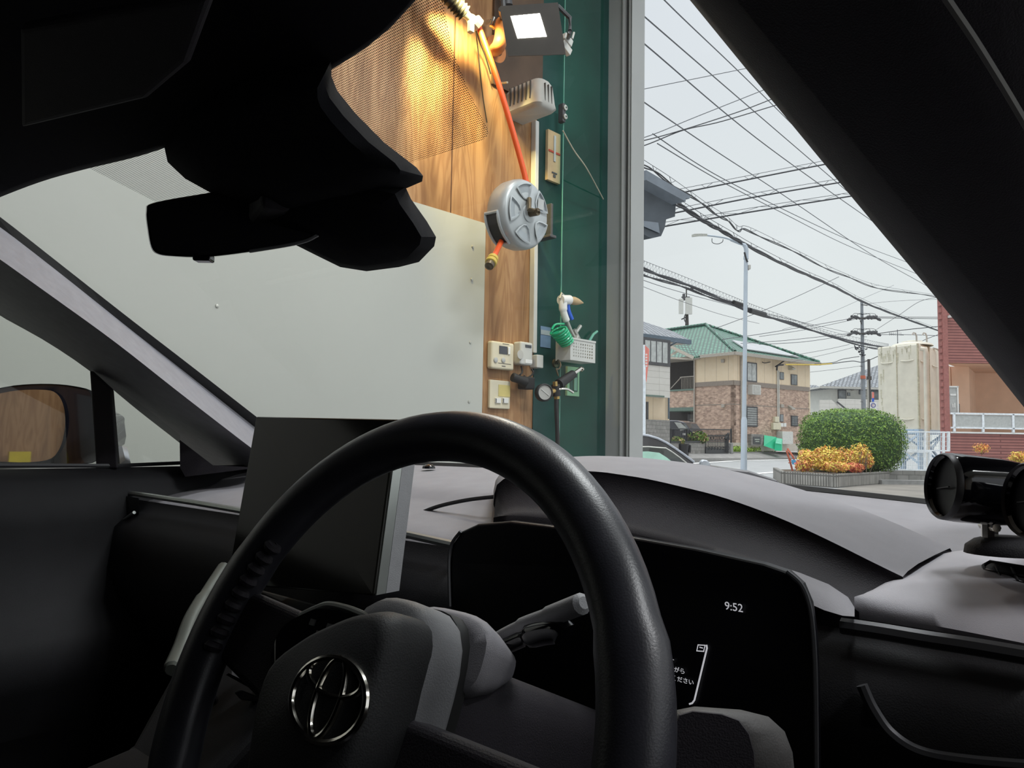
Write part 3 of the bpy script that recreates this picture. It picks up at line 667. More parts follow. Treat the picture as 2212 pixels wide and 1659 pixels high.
# ---- recessed outlet behind it
ol = thing('outlet_plate', 'beige wall plate with dark openings behind the tyre inflator', 'wall plate', GW.at(1232, 856, 0))
b = MB(); GW.rect(b, 1219, 793, 1245, 856, .005, .018); b.build('plate', M['cream'], ol, bevel=.002)
b = MB(); GW.rect(b, 1224, 802, 1240, 846, .0185, .021); b.build('opening', M['frame'], ol)
b = MB(); GW.rect(b, 1231, 816, 1237, 844, .0215, .025); b.build('rocker', M['grey'], ol)
# ---- black plug and adapter
ad = thing('power_adapter', 'black power adapter and plug below the grey chime box', 'power adapter', GW.at(1128, 830, 0))
b = MB(); b.tube([GW.at(1106, 814, .04), GW.at(1122, 820, .05), GW.at(1134, 826, .05)], [.02, .018, .026], 8); b.box(GW.at(1137, 828, .04), (.055, .05, .05), gu, gn, Zv); b.build('adapter_body', M['black'], ad, bevel=.006)
b = MB(); b.tube(spline([GW.at(1126, 792, .02), GW.at(1128, 803, .04), GW.at(1123, 810, .05)]), .004, 6); b.tube(spline([GW.at(1148, 797, .02), GW.at(1152, 806, .03), GW.at(1140, 816, .05), GW.at(1132, 812, .05)]), .004, 6); b.build('lead', M['black'], ad)
# ---- remote control panel, chime, switch plate on plywood
rc = thing('water_heater_control', 'cream control panel with dark display and two round buttons', 'control panel', GW.at(1075, 800, 0))
b = MB(); GW.rect(b, 1051, 740, 1099.5, 799, .0, .03); b.build('case', M['cream'], rc, bevel=.008)
b = MB(); GW.rect(b, 1066.5, 749, 1084, 766, .031, .032); b.build('display', M['lcd'], rc)
b = MB(); GW.rect(b, 1084.5, 751, 1089, 767, .031, .036); b.build('toggle_button', M['white'], rc, bevel=.002)
for px in (1070, 1086.5):
    b = MB(); b.lathe(GW.at(px, 777.5, .03), gn, [(0, .0105), (.004, .0105), (.005, .009), (.005, 0)], 24); b.build('round_button', M['frosted'], rc, smooth=True)
b = MB(); GW.rect(b, 1064, 786, 1092, 787, .031, .0313); b.build('printed_line', M['darkgrey'], rc)
for q_ in ((1072, 791, 1080, 792.5), (1074, 744, 1088, 745)): b = MB(); GW.rect(b, *q_, .031, .0313); b.build('printed_line', M['darkgrey'], rc)
ch = thing('chime_box', 'small light grey chime box with round speaker grille on plywood', 'chime', GW.at(1120, 790, 0))
b = MB(); GW.rect(b, 1107.5, 740.5, 1134, 790, .0, .045); b.build('case', M['lightgrey'], ch, bevel=.008)
b = MB(); GW.rect(b, 1117, 747, 1130, 753, .046, .0465); b.build('display', M['lcd'], ch)
b = MB(); b.lathe(GW.at(1123.5, 766, .045), gn, [(0, .018), (.002, .018), (.002, 0)], 24); b.build('speaker_grille', M['grey'], ch)
b = MB(); GW.rect(b, 1117, 778, 1132, 786, .046, .0462); b.build('lower_label', M['white'], ch)
sp = thing('switch_plate', 'cream double switch plate with a yellowed sticker above the rockers', 'switch plate', GW.at(1075, 884, 0))
b = MB(); GW.rect(b, 1053, 822, 1097, 883, .0, .014); b.build('plate', M['cream'], sp, bevel=.004)
b = MB(); GW.rect(b, 1071, 832, 1096, 857, .0145, .0155); b.build('yellowed_sticker', M['yellowed'], sp, label='yellowed sticker')
for px in (1068, 1084):
    b = MB(); GW.rect(b, px-5, 860, px+7, 871, .0145, .020); r_ = b.build('rocker', M['white'], sp, bevel=.001)
    b = MB(); GW.rect(b, px-5, 861, px-3.5, 870, .0205, .0215); b.build('indicator', M['frame'], r_)
b = MB(); GW.box(b, -5.55, -5.5, .5, 1.05, .60, .72); yq = b.build('hanging_sheet', M['yellowdeep']); tag(yq, 'bright yellow sheet on the back wall reflected in the door mirror', 'sheet')
b = MB(); GW.box(b, -5.55, -5.45, .3, 3.0, 1.0, 1.5); yq = b.build('wall_board', M['white_sheet']); tag(yq, 'pale board on the back wall reflected beside yellow sheet', 'board')
# ---- ceiling lights: unseen fluorescent battens added to light the garage and dash
for k, (s_, n_) in enumerate(((-.55, 1.7), (-3.6, 2.3), (-.9, 4.0))):
    c = GW.pt(s_, CEIL-.06, n_)
    t = thing('added_fluorescent_light', ('added unseen fluorescent batten nearest the garage opening', 'added unseen fluorescent batten towards the back of garage', 'added unseen fluorescent batten over the driver side of the car')[k], 'added ceiling light', c+Zv*.06)
    b = MB(); b.box(c+Zv*.02, (1.25, .22, .08), gu, gn, Zv); b.build('body', M['white'], t)
    b = MB(); b.tube([c-gu*.58-Zv*.04, c+gu*.58-Zv*.04], .016, 10); b.build('tube', emat('added_fluorescent_tube', (.95, 1, .97), 6), t)
    l = bpy.data.lights.new('added_batten_glow', 'AREA'); l.shape = 'RECTANGLE'; l.size = 1.2; l.size_y = .25; l.energy = (52, 42, 60)[k]; l.color = (.97, .98, 1)
    o = bpy.data.objects.new('added_batten_glow', l); COL.objects.link(o)
    o.matrix_world = Matrix.Translation(c-Zv*.08) @ Matrix(((gu.x, -gn.x, 0, 0), (gu.y, -gn.y, 0, 0), (0, 0, 1, 0), (0, 0, 0, 1)))
# =================================================================== CAR
CFW = Vector((.643, .766, 0)); CRT = Vector((.766, -.643, 0))
def CC(f, r, z): return EYE + CFW*f + CRT*r + Zv*z
def PF(px, py, f):
    v = ray(px, py); return EYE + v*(f/v.dot(CFW))
WN = (Zv + CFW*.6).normalized()
WP0 = EYE + Zv*.5356
def WS(px, py, off=0.): return onplane(px, py, WP0 - WN*off, WN)
car = thing('car', 'dark car interior seen from the driver side, steering wheel in front', 'car', CC(.0, -.72, -1.2))
# windshield
b = MB()
def wsp(f, r): return CC(f, r, .5356-.6*f)
rows = []
for i in range(2):
    f = (1.01, .33)[i]; rows.append([wsp(f, -1.52+1.62*j/12) for j in range(13)])
b.loft(rows); b.build('windshield', M['windshield'], car)
b = MB(); pl = [(150, 330), (190, 362), (340, 438), (450, 470), (640, 430), (905, 346), (1030, 308), (1052, 296), (1056, 284), (1012, 195), (977, 107), (960, 20), (952, -120), (700, -60), (500, 150)]
b.poly([WS(x, y, .003) for x, y in pl]); b.build('dotted_tint_band', M['frit'], car)
# left (passenger side) pillar
def L(pts, fn, n=24): return resample(spline([fn(*p) for p in pts], 6), n)
c0 = [(-160, 340), (-60, 425), (0, 468), (140, 578), (280, 688), (420, 796), (560, 905), (640, 967)]
cA = [(-160, 366), (-60, 450), (0, 490), (132, 592), (270, 702), (405, 808), (545, 918), (620, 977)]
cB = [(-160, 430), (-60, 517), (0, 560), (112, 640), (250, 740), (390, 850), (530, 958), (600, 1010)]
cC = [(-160, 560), (-60, 640), (0, 682), (100, 738), (196, 803), (300, 888), (392, 960), (450, 1010)]
k0 = L([(x, y, 0) for x, y in c0], lambda x, y, o: WS(x, y, .0)); k1 = L([(x, y, 0) for x, y in cA], lambda x, y, o: WS(x, y, .012))
k2 = L(cB, lambda x, y: WS(x, y, .085)); k3 = L(cC, lambda x, y: WS(x, y, .070))
def ext(k): return [k[0]+(k[0]-k[7])*1.1]+k
k0, k1, k2, k3 = ext(k0), ext(k1), ext(k2), ext(k3)
k4 = [p + (-CRT)*.05 + CFW*.03 for p in k3]; k5 = [p - CRT*.06 + CFW*.02 for p in k0]
km = [a.lerp(c, .5) - WN*.002 for a, c in zip(k1, k2)]
kn = [a.lerp(c, .3) - WN*.006 for a, c in zip(k2, k3)]
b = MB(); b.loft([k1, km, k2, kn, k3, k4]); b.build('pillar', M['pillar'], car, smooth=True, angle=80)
b = MB(); b.loft([k5, k0, k1]); b.build('windshield_seal', M['black'], car)
# right (driver side) pillar
r0 = [(1300, -232), (1490, 0), (1670, 220), (1850, 438), (2040, 665), (2212, 880), (2420, 1140)]
r0 = [(1150, -420)]+r0; kf_ = 0
q0 = L(r0, lambda x, y: WS(x, y, .0)); q1 = L([(x+12, y-4) for x, y in r0], lambda x, y: WS(x, y, .02))
kf = [1, 1, .9, .72, .55, .35, .3]
def ro(dx, dy): return [(x+dx*f, y-dy*f) for (x, y), f in zip(r0, kf)]
q2 = L([(x+70, y-38) for x, y in r0], lambda x, y: WS(x, y, .045)); 
def pcar(p, rt, off):
    f = (p-EYE).dot(CFW); return CC(f, rt, .5356-.6*f)-WN*off
q3 = [pcar(p, -.045, .045) for p in q2]; q4 = [pcar(p, .012, .02) for p in q2]
b = MB(); b.loft([[p+CFW*.02 for p in q0], q0, q1, q2, q3, q4]); b.build('pillar', M['soft_black'], car, smooth=True, angle=80)
b = MB(); b.tube(L([(2005, -60), (2060, 20), (2120, 110), (2212, 262), (2300, 420)], lambda x, y: WS(x, y, .06)), .0022, 6); b.build('door_seal', M['seal'], car, smooth=True)
# header and headliner
h0 = [(-260, 520), (-90, 462), (0, 426), (90, 392), (190, 364), (280, 343), (355, 320), (500, 262), (610, 208), (690, 165), (716, 150), (760, 125), (830, 75), (900, 0), (960, -90), (1050, -250)]
g0 = L(h0, lambda x, y: WS(x, y, .0), 40); g1 = L([(x-3, y-10) for x, y in h0], lambda x, y: WS(x, y, .015), 40)
eR = [wsp(.37, r) for r in (-.22, -.1, .12)]; eL = [wsp(.31, r) for r in (-1.56, -1.45)]
g0 = eL+[p for p in g0 if (p-EYE).dot(CRT) > -1.40]+[p for p in eR if (p-g0[-1]).dot(CRT) > .02]
g1 = [p-WN*.012-CFW*.01 for p in g0] if False else eL+[p for p in g1 if (p-EYE).dot(CRT) > -1.40]+[p-WN*.012 for p in eR if (p-g1[-1]).dot(CRT) > .02]
ng = min(len(g0), len(g1)); g0 = resample(g0, 48); g1 = resample(g1, 48)
g2 = [Vector(p)-CFW*.10+Zv*.035 for p in g1]
g3 = [CC(-.1, ((p-EYE).dot(CRT))*1.0, .335) for p in g1]; g4 = [CC(-1.6, ((p-EYE).dot(CRT)), .33) for p in g1]
b = MB(); b.loft([[p+WN*.02 for p in g0], g0, g1, g2, g3, g4]); b.build('headliner', M['headliner'], car, smooth=True, angle=80)
b = MB(); vs = [(60, 262), (330, 196), (420, 120), (480, -40), (60, 40)]
vp = [WS(x, y, .09) for x, y in vs]; b.rings([[p for p in vp], [p-WN*.012 for p in vp]]); b.build('sun_visor', M['soft_black'], car, bevel=.005)
# unseen cabin shell, added solid to keep light out from behind
sh = MB()
def cbx(mb, f0, f1, r0, r1, z0, z1): mb.box(CC((f0+f1)/2, (r0+r1)/2, (z0+z1)/2), (abs(f1-f0), abs(r1-r0), abs(z1-z0)), CFW, CRT, Zv)
b = MB(); cbx(b, -1.9, .3, -1.5, .30, .36, .39); cbx(b, -1.93, -1.9, -1.5, .30, -.9, .39); cbx(b, -1.9, 1.3, .10, .30, -.9, -.06); cbx(b, -1.9, -.04, .2, .30, -.06, .36)
b.build('body_shell', M['headliner'], car)
b = MB(); cbx(b, -1.9, 1.1, -1.5, .30, -.95, -.9); b.build('cabin_floor', M['headliner'], car)
# bonnet and front outside the windshield
b = MB(); rows = []
for f, z in ((.99, -.10), (1.2, -.14), (1.5, -.19), (1.75, -.26), (1.88, -.36), (1.92, -.6), (1.9, -.95)):
    rows.append([CC(f-(.06 if abs(t) > .9 else .0)*1.5, -.72+t*.86, z-.05*abs(t)**3) for t in [-1+j/8 for j in range(17)]])
b.loft(rows); b.build('bonnet', M['vanpaint'], car, smooth=True)
# ---- left door
b = MB()
rows = []
for r, z in ((-1.50, -.075), (-1.44, -.068), (-1.40, -.09), (-1.385, -.16), (-1.40, -.30), (-1.36, -.34), (-1.36, -.42), (-1.40, -.5), (-1.41, -.9)):
    rows.append([CC(-1.9+2.95*j/20, r, z) for j in range(21)])
b.loft(rows); b.build('door_trim', M['dash_low'], car, smooth=True, angle=60)
dt = MB(); pz = [PF(-40, 1008, .45), PF(200, 1008, .66), PF(392, 1003, .80)]
dt.tube([P(-60, 1006, 1.22), P(250, 1006, 1.37), P(390, 1000, 1.52)], .004, 6); dt.build('window_seal', M['silver_dim'], car)
b = MB()
pA = [(194, 800), (240, 842), (254, 1012), (208, 1012)]
b.rings([[P(x, y, 1.36) for x, y in pA], [P(x+6, y, 1.41) for x, y in pA]]); b.build('window_divider', M['soft_black'], car, bevel=.003)
b = MB(); pA = [(388, 950), (460, 1005), (560, 1010), (400, 1030), (389, 1010)]
b.rings([[P(x, y, 1.40) for x, y in pA], [P(x, y, 1.46) for x, y in pA]]); b.build('corner_trim', M['soft_black'], car)
b = MB(); b.poly([P(-200, 560, 1.2), P(-200, 1008, 1.2), P(250, 1008, 1.45), P(389, 1006, 1.55), P(389, 940, 1.55), P(200, 790, 1.42)]); b.build('door_glass', M['sideglass'], car)
# rear part of the left side closed with a dark glass-black panel behind the front window
b = MB(); cbx(b, -1.9, -.35, -1.5, -1.46, -.07, .36); b.build('rear_side_panel', M['headliner'], car)
# door mirror outside
dm = MB()
MC = P(95, 925, 1.62)
nrm = (EYE - MC); nrm.z = 0; nrm.normalize()
mX = Zv.cross(nrm).normalized()
if mX.x < 0: mX = -mX
n2 = (nrm - CFW*.9).normalized()
def mo(px, py, off): v = onplane(px, py, MC, n2); return v - nrm*off
ol_ = [(-90, 1005), (-110, 930), (-60, 860), (10, 836), (90, 829), (160, 834), (205, 850), (222, 900), (222, 960), (200, 1000), (60, 1006)]
ol2 = [(-60, 990), (-80, 930), (-40, 880), (20, 852), (90, 846), (160, 850), (215, 866), (268, 893), (278, 912), (262, 975), (80, 998)]
ol3 = [(-20, 960), (-30, 930), (0, 900), (40, 880), (100, 875), (170, 878), (225, 886), (258, 900), (262, 915), (245, 950), (90, 975)]
def sm2(o): return [(p.x, p.y) for p in spline([Vector((x, y, 0)) for x, y in o], 4, closed=True)]
ol_, ol2, ol3 = sm2(ol_), sm2(ol2), sm2(ol3)
dm.rings([[mo(x*.97+3, y*.985+14, .005) for x, y in ol_], [mo(x, y, 0) for x, y in ol_], [mo(x, y, .10) for x, y in ol2], [mo(x, y, .16) for x, y in ol3]])
dmo = dm.build('door_mirror', M['vanpaint'], car, smooth=True, angle=50)
b = MB(); g_ = [(-70, 985), (-85, 925), (-45, 868), (20, 846), (90, 842), (122, 850), (138, 880), (140, 925), (128, 970), (100, 994), (20, 998)]
b.poly([mo(x, y, -.002) for x, y in sm2(g_)]); b.build('mirror_glass', M['mirror'], dmo)
b = MB(); b.tube([mo(262, 975, .05), mo(268, 1005, .03), mo(240, 1020, 0)], .018, 8); b.build('mirror_foot', M['carroof'], dmo, smooth=True)
# ---- dashboard
def z0(r): return -.056-(.03 if r > -.72 else .011)*((r+.72)/.72)**2
prof = [(1.03, -.004), (.97, 0), (.88, .008), (.80, .02), (.765, .027), (.75, .036), (.735, .041), (.70, .046), (.65, .056), (.62, .062), (.605, .070), (.60, .080)]
RS = [-1.47+1.57*j/30 for j in range(31)]
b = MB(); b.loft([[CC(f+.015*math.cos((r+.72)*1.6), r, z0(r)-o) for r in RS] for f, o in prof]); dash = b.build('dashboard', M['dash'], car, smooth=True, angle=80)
b = MB(); b.loft([[CC(f, r, z0(r)*(.0)+z) for r in RS] for f, z in ((.606, -.125), (.60, -.14), (.585, -.15), (.565, -.17), (.56, -.24), (.60, -.34), (.68, -.5), (.75, -.9))])
# close the gap below the pad
b.loft([[CC(.607, r, z0(r)-.078) for r in RS], [CC(.615, r, -.150) for r in RS]])
b.build('lower_dash', M['dash_low'], car, smooth=True, angle=80)
b = MB(); b.tube([CC(1.005, r, z0(r)+.002) for r in RS], .006, 6); b.build('cowl_edge', M['black'], dash)
b = MB(); b.tube([PF(x, y, .594) for x, y in ((210, 1056), (300, 1068), (420, 1086), (520, 1103), (700, 1135), (886, 1156), (985, 1178))], .0045, 8); b.build('trim_strip', M['silver'], car, smooth=True)
b = MB(); b.tube(spline([PF(x, y, .585) for x, y in ((1818, 1352), (1900, 1364), (2000, 1381), (2110, 1398), (2260, 1424))]), .006, 8); b.build('trim_strip', M['silver_dim'], car, smooth=True)
b = MB(); b.tube(spline([PF(x, y, .56) for x, y in ((1862, 1480), (1885, 1530), (1925, 1585), (1990, 1625), (2100, 1645), (2280, 1660))]), .004, 8); b.build('door_pocket_edge', M['silver_dim'], car, smooth=True)
b = MB(); b.tube(spline([PF(x, y, .715) for x, y in ((884, 1122), (910, 1108), (950, 1093), (1010, 1080), (1070, 1073))]), .0028, 6); b.build('pad_seam', M['dash_low'], dash, smooth=True)
# sensor on top of dash
b = MB(); b.lathe(PF(926, 1012, .93), Zv, [(0, .012), (.004, .011), (.007, .006), (.008, 0)], 16); b.build('light_sensor', M['gloss'], dash, smooth=True)
# ---- instrument hood
cr = [(1066, 1060), (1072, 1034), (1090, 1015), (1130, 1001), (1200, 990), (1270, 985), (1340, 986), (1400, 990), (1470, 998), (1540, 1008), (1640, 1031), (1740, 1060), (1850, 1097), (1950, 1137), (2052, 1184)]
ed = [(1066, 1090), (1069, 1060), (1080, 1040), (1118, 1024), (1200, 1016), (1290, 1019), (1345, 1026), (1400, 1035), (1475, 1052), (1550, 1071), (1630, 1098), (1710, 1130), (1800, 1172), (1880, 1212), (1950, 1246)]
ap = [(1066, 1118), (1072, 1116), (1090, 1114), (1120, 1114), (1200, 1122), (1290, 1138), (1345, 1148), (1400, 1160), (1475, 1178), (1550, 1198), (1620, 1216), (1690, 1238), (1760, 1270), (1830, 1304), (1856, 1322)]
n_ = 40
C_ = resample(spline([PF(x, y, .79) for x, y in cr], 6), n_); E_ = resample(spline([PF(x, y, .655) for x, y in ed], 6), n_)
A_ = resample(spline([PF(x, y, .60) for x, y in ap], 6), n_)
def lift(a, c, t, h): return [p.lerp(q, t)+Zv*h for p, q in zip(a, c)]
b = MB(); b.loft([[p+CFW*.07-Zv*.05 for p in C_], [p+CFW*.02-Zv*.008 for p in C_], C_, lift(C_, E_, .35, .002), lift(C_, E_, .7, .003), lift(C_, E_, .9, .002), E_])
b.build('instrument_hood', M['dash'], car, smooth=True, angle=80)
b = MB(); E2 = [p-Zv*.004+CFW*.002 for p in E_]; b.loft([E_, E2, lift(E2, A_, .35, -.010), lift(E2, A_, .7, -.008), A_, [p-Zv*.03 for p in A_]]); b.build('hood_apron', M['soft_black'], car, smooth=True, angle=80)
# light patch right of the display and right hand mound
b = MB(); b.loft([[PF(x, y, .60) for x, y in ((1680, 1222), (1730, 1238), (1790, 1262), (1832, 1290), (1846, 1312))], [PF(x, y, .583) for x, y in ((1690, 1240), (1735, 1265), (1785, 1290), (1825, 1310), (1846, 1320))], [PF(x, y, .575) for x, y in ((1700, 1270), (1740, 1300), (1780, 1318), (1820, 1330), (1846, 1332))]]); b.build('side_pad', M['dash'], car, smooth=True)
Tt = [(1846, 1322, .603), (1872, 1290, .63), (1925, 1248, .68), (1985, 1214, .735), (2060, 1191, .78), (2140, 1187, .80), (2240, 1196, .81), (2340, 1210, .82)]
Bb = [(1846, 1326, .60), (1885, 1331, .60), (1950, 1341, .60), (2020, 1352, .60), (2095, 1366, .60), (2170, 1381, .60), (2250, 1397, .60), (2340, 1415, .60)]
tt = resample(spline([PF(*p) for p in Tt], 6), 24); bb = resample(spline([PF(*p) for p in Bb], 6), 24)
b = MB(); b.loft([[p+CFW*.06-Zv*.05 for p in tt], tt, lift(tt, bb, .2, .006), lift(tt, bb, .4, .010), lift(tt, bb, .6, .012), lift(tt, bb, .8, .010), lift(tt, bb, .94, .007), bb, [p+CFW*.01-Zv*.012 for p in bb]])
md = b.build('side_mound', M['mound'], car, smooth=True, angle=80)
b = MB(); vo_ = [(2124, 1222), (2138, 1213), (2230, 1228), (2330, 1245), (2330, 1278), (2230, 1263), (2150, 1250), (2126, 1236)]
def mnd(x, y, o=0): return PF(x, y, .735-(y-1215)*.0008-o)
b.rings([[mnd(x, y, .012) for x, y in vo_], [mnd(x+(3 if x < 2200 else 0), y+2, .013) for x, y in vo_]], True, True); b.build('vent_opening', M['black'], car)
b = MB(); b.tube([mnd(x, y, .013) for x, y in vo_], .0014, 6, closed=True)
for x in (2150, 2185, 2215, 2250, 2290): b.tube([mnd(x, 1219+(x-2140)*.16, .014), mnd(x+14, 1250+(x-2140)*.12, .014)], .0011, 5)
b.tube([mnd(2128, 1232, .0145), mnd(2300, 1258, .0145)], .0010, 5)
b.build('vent_grille', M['dash_low'], car)
# ---- instrument display
dl = [(972, 1310), (970, 1215), (976, 1175), (995, 1148), (1030, 1132), (1100, 1126), (1300, 1150), (1500, 1185), (1650, 1218), (1700, 1235), (1730, 1262), (1748, 1305), (1757, 1370), (1762, 1480), (1764, 1720), (1400, 1690), (985, 1560)]
def DP(x, y, o=0): return PF(x, y, .556-(y-1130)*.00006-o)
b = MB(); fr = [DP(x, y) for x, y in dl]; b.rings([[p+CFW*.012 for p in fr], [p+CFW*.004 for p in fr], fr]); dis = b.build('instrument_display', M['display'], car, bevel=.003)
b = MB(); b.tube(spline([DP(x, y, .001) for x, y in dl[9:15]], 6), .0016, 6); b.build('bezel_edge', M['silver_dim'], dis, smooth=True); b = MB(); b.tube(spline([DP(x, y, .001) for x, y in dl[0:4]], 6), .0018, 6); b.build('bezel_edge', M['silver_dim'], dis, smooth=True)
tx = (DP(1650, 1330)-DP(1500, 1306)).normalized(); ty = (DP(1515, 1380)-DP(1496, 1470)).normalized(); ty = (ty - tx*ty.dot(tx)).normalized()
ty2 = (Zv*.96-CFW*.1+CRT*.0).normalized(); txx = (CRT-Zv*.0).normalized()
def dt_(body, px, py, size, name, al='CENTER'): text_mesh(body, size, DP(px, py, .0035), txx, ty2, M['text'], name, dis, al, .0001)
dt_('9:52', 1585, 1312, .0085, 'clock_text')
dt_('てください', 1499, 1476, .0047, 'message_text', 'RIGHT'); dt_('ながら', 1480, 1452, .0047, 'message_text', 'RIGHT'); dt_('す', 1457, 1430, .0047, 'message_text', 'RIGHT')
b = MB(); b.tube([DP(1526, 1393, .003), DP(1527, 1400, .003), DP(1500, 1512, .003), DP(1495, 1519, .003), DP(1489, 1521, .003)], .0007, 5)
b.tube([DP(x, y, .003) for x, y in ((1508, 1393), (1523, 1394), (1520, 1407), (1505, 1406))], .0005, 5, closed=True); b.tube([DP(1511, 1398, .003), DP(1518, 1400, .003)], .0004, 4)
b.build('gauge_line', M['text'], dis)
# ---- centre screen
sc4 = [PF(553, 900, .53), PF(857, 906, .53), PF(806, 1287, .485), PF(489, 1262, .485)]
b = MB(); b.rings([[p+CFW*.004 for p in sc4], sc4]); cs = b.build('centre_screen', M['screen'], car, bevel=.002)
b = MB(); b.rings([[p+CFW*.016 for p in sc4], [p+CFW*.0042 for p in sc4]]); b.build('silver_bezel', M['silver'], cs)
b = MB(); b.rings([[p+CFW*.034 for p in sc4], [p+CFW*.0165 for p in sc4]]); b.build('back_housing', M['shroud'], cs)
b = MB(); b.box(CC(.56, -.73, -.10), (.08, .12, .10), CFW, CRT, Zv); b.build('screen_stand', M['dash_low'], cs)
# ---- steering wheel
WC = EYE + Vector((-.0848, .4502, -.1632)); yw, tl = math.radians(39.04), math.radians(23.44)
WA = Vector((math.sin(yw)*math.cos(tl), math.cos(yw)*math.cos(tl), -math.sin(tl)))
e1 = WA.cross(Zv).normalized(); e2 = e1.cross(WA)
def WH(a, c, h=0.): return WC + e1*a + e2*c - WA*h
b = MB(); N = 96; rings = []
for i in range(N):
    t = 2*math.pi*i/N; rad = e1*math.cos(t)+e2*math.sin(t); R_ = .178
    th_a = abs(math.sin(t)); wd = .0175; dp = .0155
    if abs(math.cos(t)) > .9: wd = .0195
    rings.append([WC+rad*(R_+wd*math.cos(p))+WA*(dp*math.sin(p)) for p in [2*math.pi*j/20 for j in range(20)]])
rings.append(rings[0])
b.rings(rings, False, False); whl = b.build('steering_wheel', M['leather'], car, smooth=True, angle=180)
def blob(mb, outline, hs, sc):
    cxm = sum(p[0] for p in outline)/len(outline); cym = sum(p[1] for p in outline)/len(outline)
    mb.rings([[WH(cxm+(x-cxm)*s_, cym+(y-cym)*s_, h) for x, y in outline] for h, s_ in zip(hs, sc)])
pad = spline([Vector((x, y, 0)) for x, y in ((-.068, .006), (-.045, .030), (-.02, .045), (.002, .055), (.022, .058), (.033, .050), (.037, .025), (.036, -.03), (.015, -.075), (-.035, -.075), (-.062, -.03))], 4, closed=True)
pad = [(p.x, p.y) for p in pad]
b = MB(); blob(b, pad, (-.035, -.02, .0, .018, .028, .032), (.86, .96, 1, .98, .90, .80)); b.build('airbag_pad', M['hubpad'], whl, smooth=True, angle=60)
for sgn in (-1, 1):
    b = MB(); o_ = [(-.04, .040), (-.165, .050), (-.168, .0), (-.04, -.030)] if sgn < 0 else [(.025, .005), (.165, .002), (.168, -.05), (.025, -.05)]
    blob(b, o_, (-.022, -.004, .0), (1, 1, .92)); spk = b.build('spoke', M['soft_black'], whl, bevel=.004)
    if sgn > 0: continue
    b = MB(); pod = spline([Vector((x, y, 0)) for x, y in ((-.100, .030), (-.078, .046), (-.060, .051), (-.020, .050), (-.03, .022), (-.06, .006), (-.095, .006))], 4, closed=True)
    blob(b, [(p.x, p.y) for p in pod], (-.005, .002, .004), (1, 1, .94)); b.build('switch_pod', M['gloss'], spk, smooth=True)
    b = MB(); pe = [Vector((x, y, 0)) for x, y in ((-.085, .042), (-.072, .049), (-.060, .0535), (-.040, .054), (-.018, .052))]; b.tube([WH(p.x, p.y, .002) for p in spline(pe)], .0022, 8); b.build('silver_arc', M['silver'], spk, smooth=True)
    for xx, yy in ((-.066, .040), (-.056, .034), (-.048, .040)):
        b = MB(); b.box(WH(xx, yy, .0055), (.005, .004, .001), e1, e2, -WA); b.build('switch_mark', M['silver_dim'], spk)
b = MB(); blob(b, [(-.018, -.07), (.018, -.07), (.026, -.168), (-.026, -.168)], (-.012, .004, .008), (1, 1, .9)); b.build('spoke', M['hubpad'], whl, bevel=.004)
# emblem: three ellipses
EMC = (.005, .003)
def ell(cx_, cy_, rx, ry, r, n=40, h=.0335): return [WH(cx_+rx*math.cos(2*math.pi*i/n), cy_+ry*math.sin(2*math.pi*i/n), h) for i in range(n)]
b = MB(); ex, ey = EMC
b.tube(ell(ex, ey, .031, .0215, 0), .0022, 8, closed=True); b.tube(ell(ex, ey+.001, .0105, .021, 0), .0019, 8, closed=True); b.tube(ell(ex, ey+.0115, .0235, .0095, 0), .0019, 8, closed=True)
b.build('emblem', M['chrome'], whl, smooth=True)
# ridged inner thumb grip
b = MB()
for i in range(9):
    t = math.radians(149+i*3.6); rad = e1*math.cos(t)+e2*math.sin(t); c = WC+rad*.160-WA*.008
    b.lathe(c-rad.cross(WA)*.0035, rad.cross(WA), [(0, .001), (.0005, .0055), (.0035, .007), (.0065, .0055), (.007, .001)], 10)
b.build('ridged_grip', M['soft_black'], whl, smooth=True)
# ---- column shroud + stalk
def sect(s_, hw, hh, up, n=28):
    c = WC + WA*s_ + e2*up; pts = []
    for i in range(n):
        t = 2*math.pi*i/n; ct, st_ = math.cos(t), math.sin(t)
        k = (abs(ct)**3.2+abs(st_)**3.2)**(-1/3.2)
        pts.append(c + e1*(hw*ct*k) + e2*(hh*st_*k))
    return pts
b = MB(); b.rings([sect(-.004, .028, .050, .006), sect(-.002, .034, .058, .006), sect(.006, .038, .062, .006), sect(.030, .038, .062, .006), sect(.035, .036, .060, .006), sect(.036, .03, .05, .006)]); shr = b.build('column_shroud', M['shroud'], car, smooth=True, angle=60)
b = MB(); b.rings([sect(.034, .031, .055, .014), sect(.05, .031, .055, .014)]); b.build('shroud_gap', M['black'], shr, smooth=True)
b = MB(); b.rings([sect(.046, .03, .018, .046), sect(.047, .040, .024, .046), sect(.053, .042, .027, .046), sect(.075, .036, .022, .046), sect(.10, .026, .012, .048)]); b.build('rear_shroud', M['dash'], shr, smooth=True, angle=60)
b = MB(); b.rings([sect(.045, .030, .05, -.004), sect(.25, .034, .04, .0)]); b.build('lower_shroud', M['soft_black'], shr, smooth=True, angle=60)
b = MB(); b.tube(spline([P(1046, 1402, .585), P(1075, 1380, .56), P(1130, 1352, .53), P(1190, 1330, .505), P(1262, 1302, .475)]), [.005]*8+[.005]*8+[.006]*8+[.007]*8+[.004], 12); stk = b.build('column_stalk', M['shroud'], car, smooth=True)
b = MB(); b.tube(spline([P(1085, 1400, .55), P(1150, 1372, .52), P(1205, 1362, .50), P(1222, 1372, .495)]), [.006]*8+[.009]*8+[.009]*8+[.006], 12); b.build('stalk_knob', M['gloss'], stk, smooth=True)
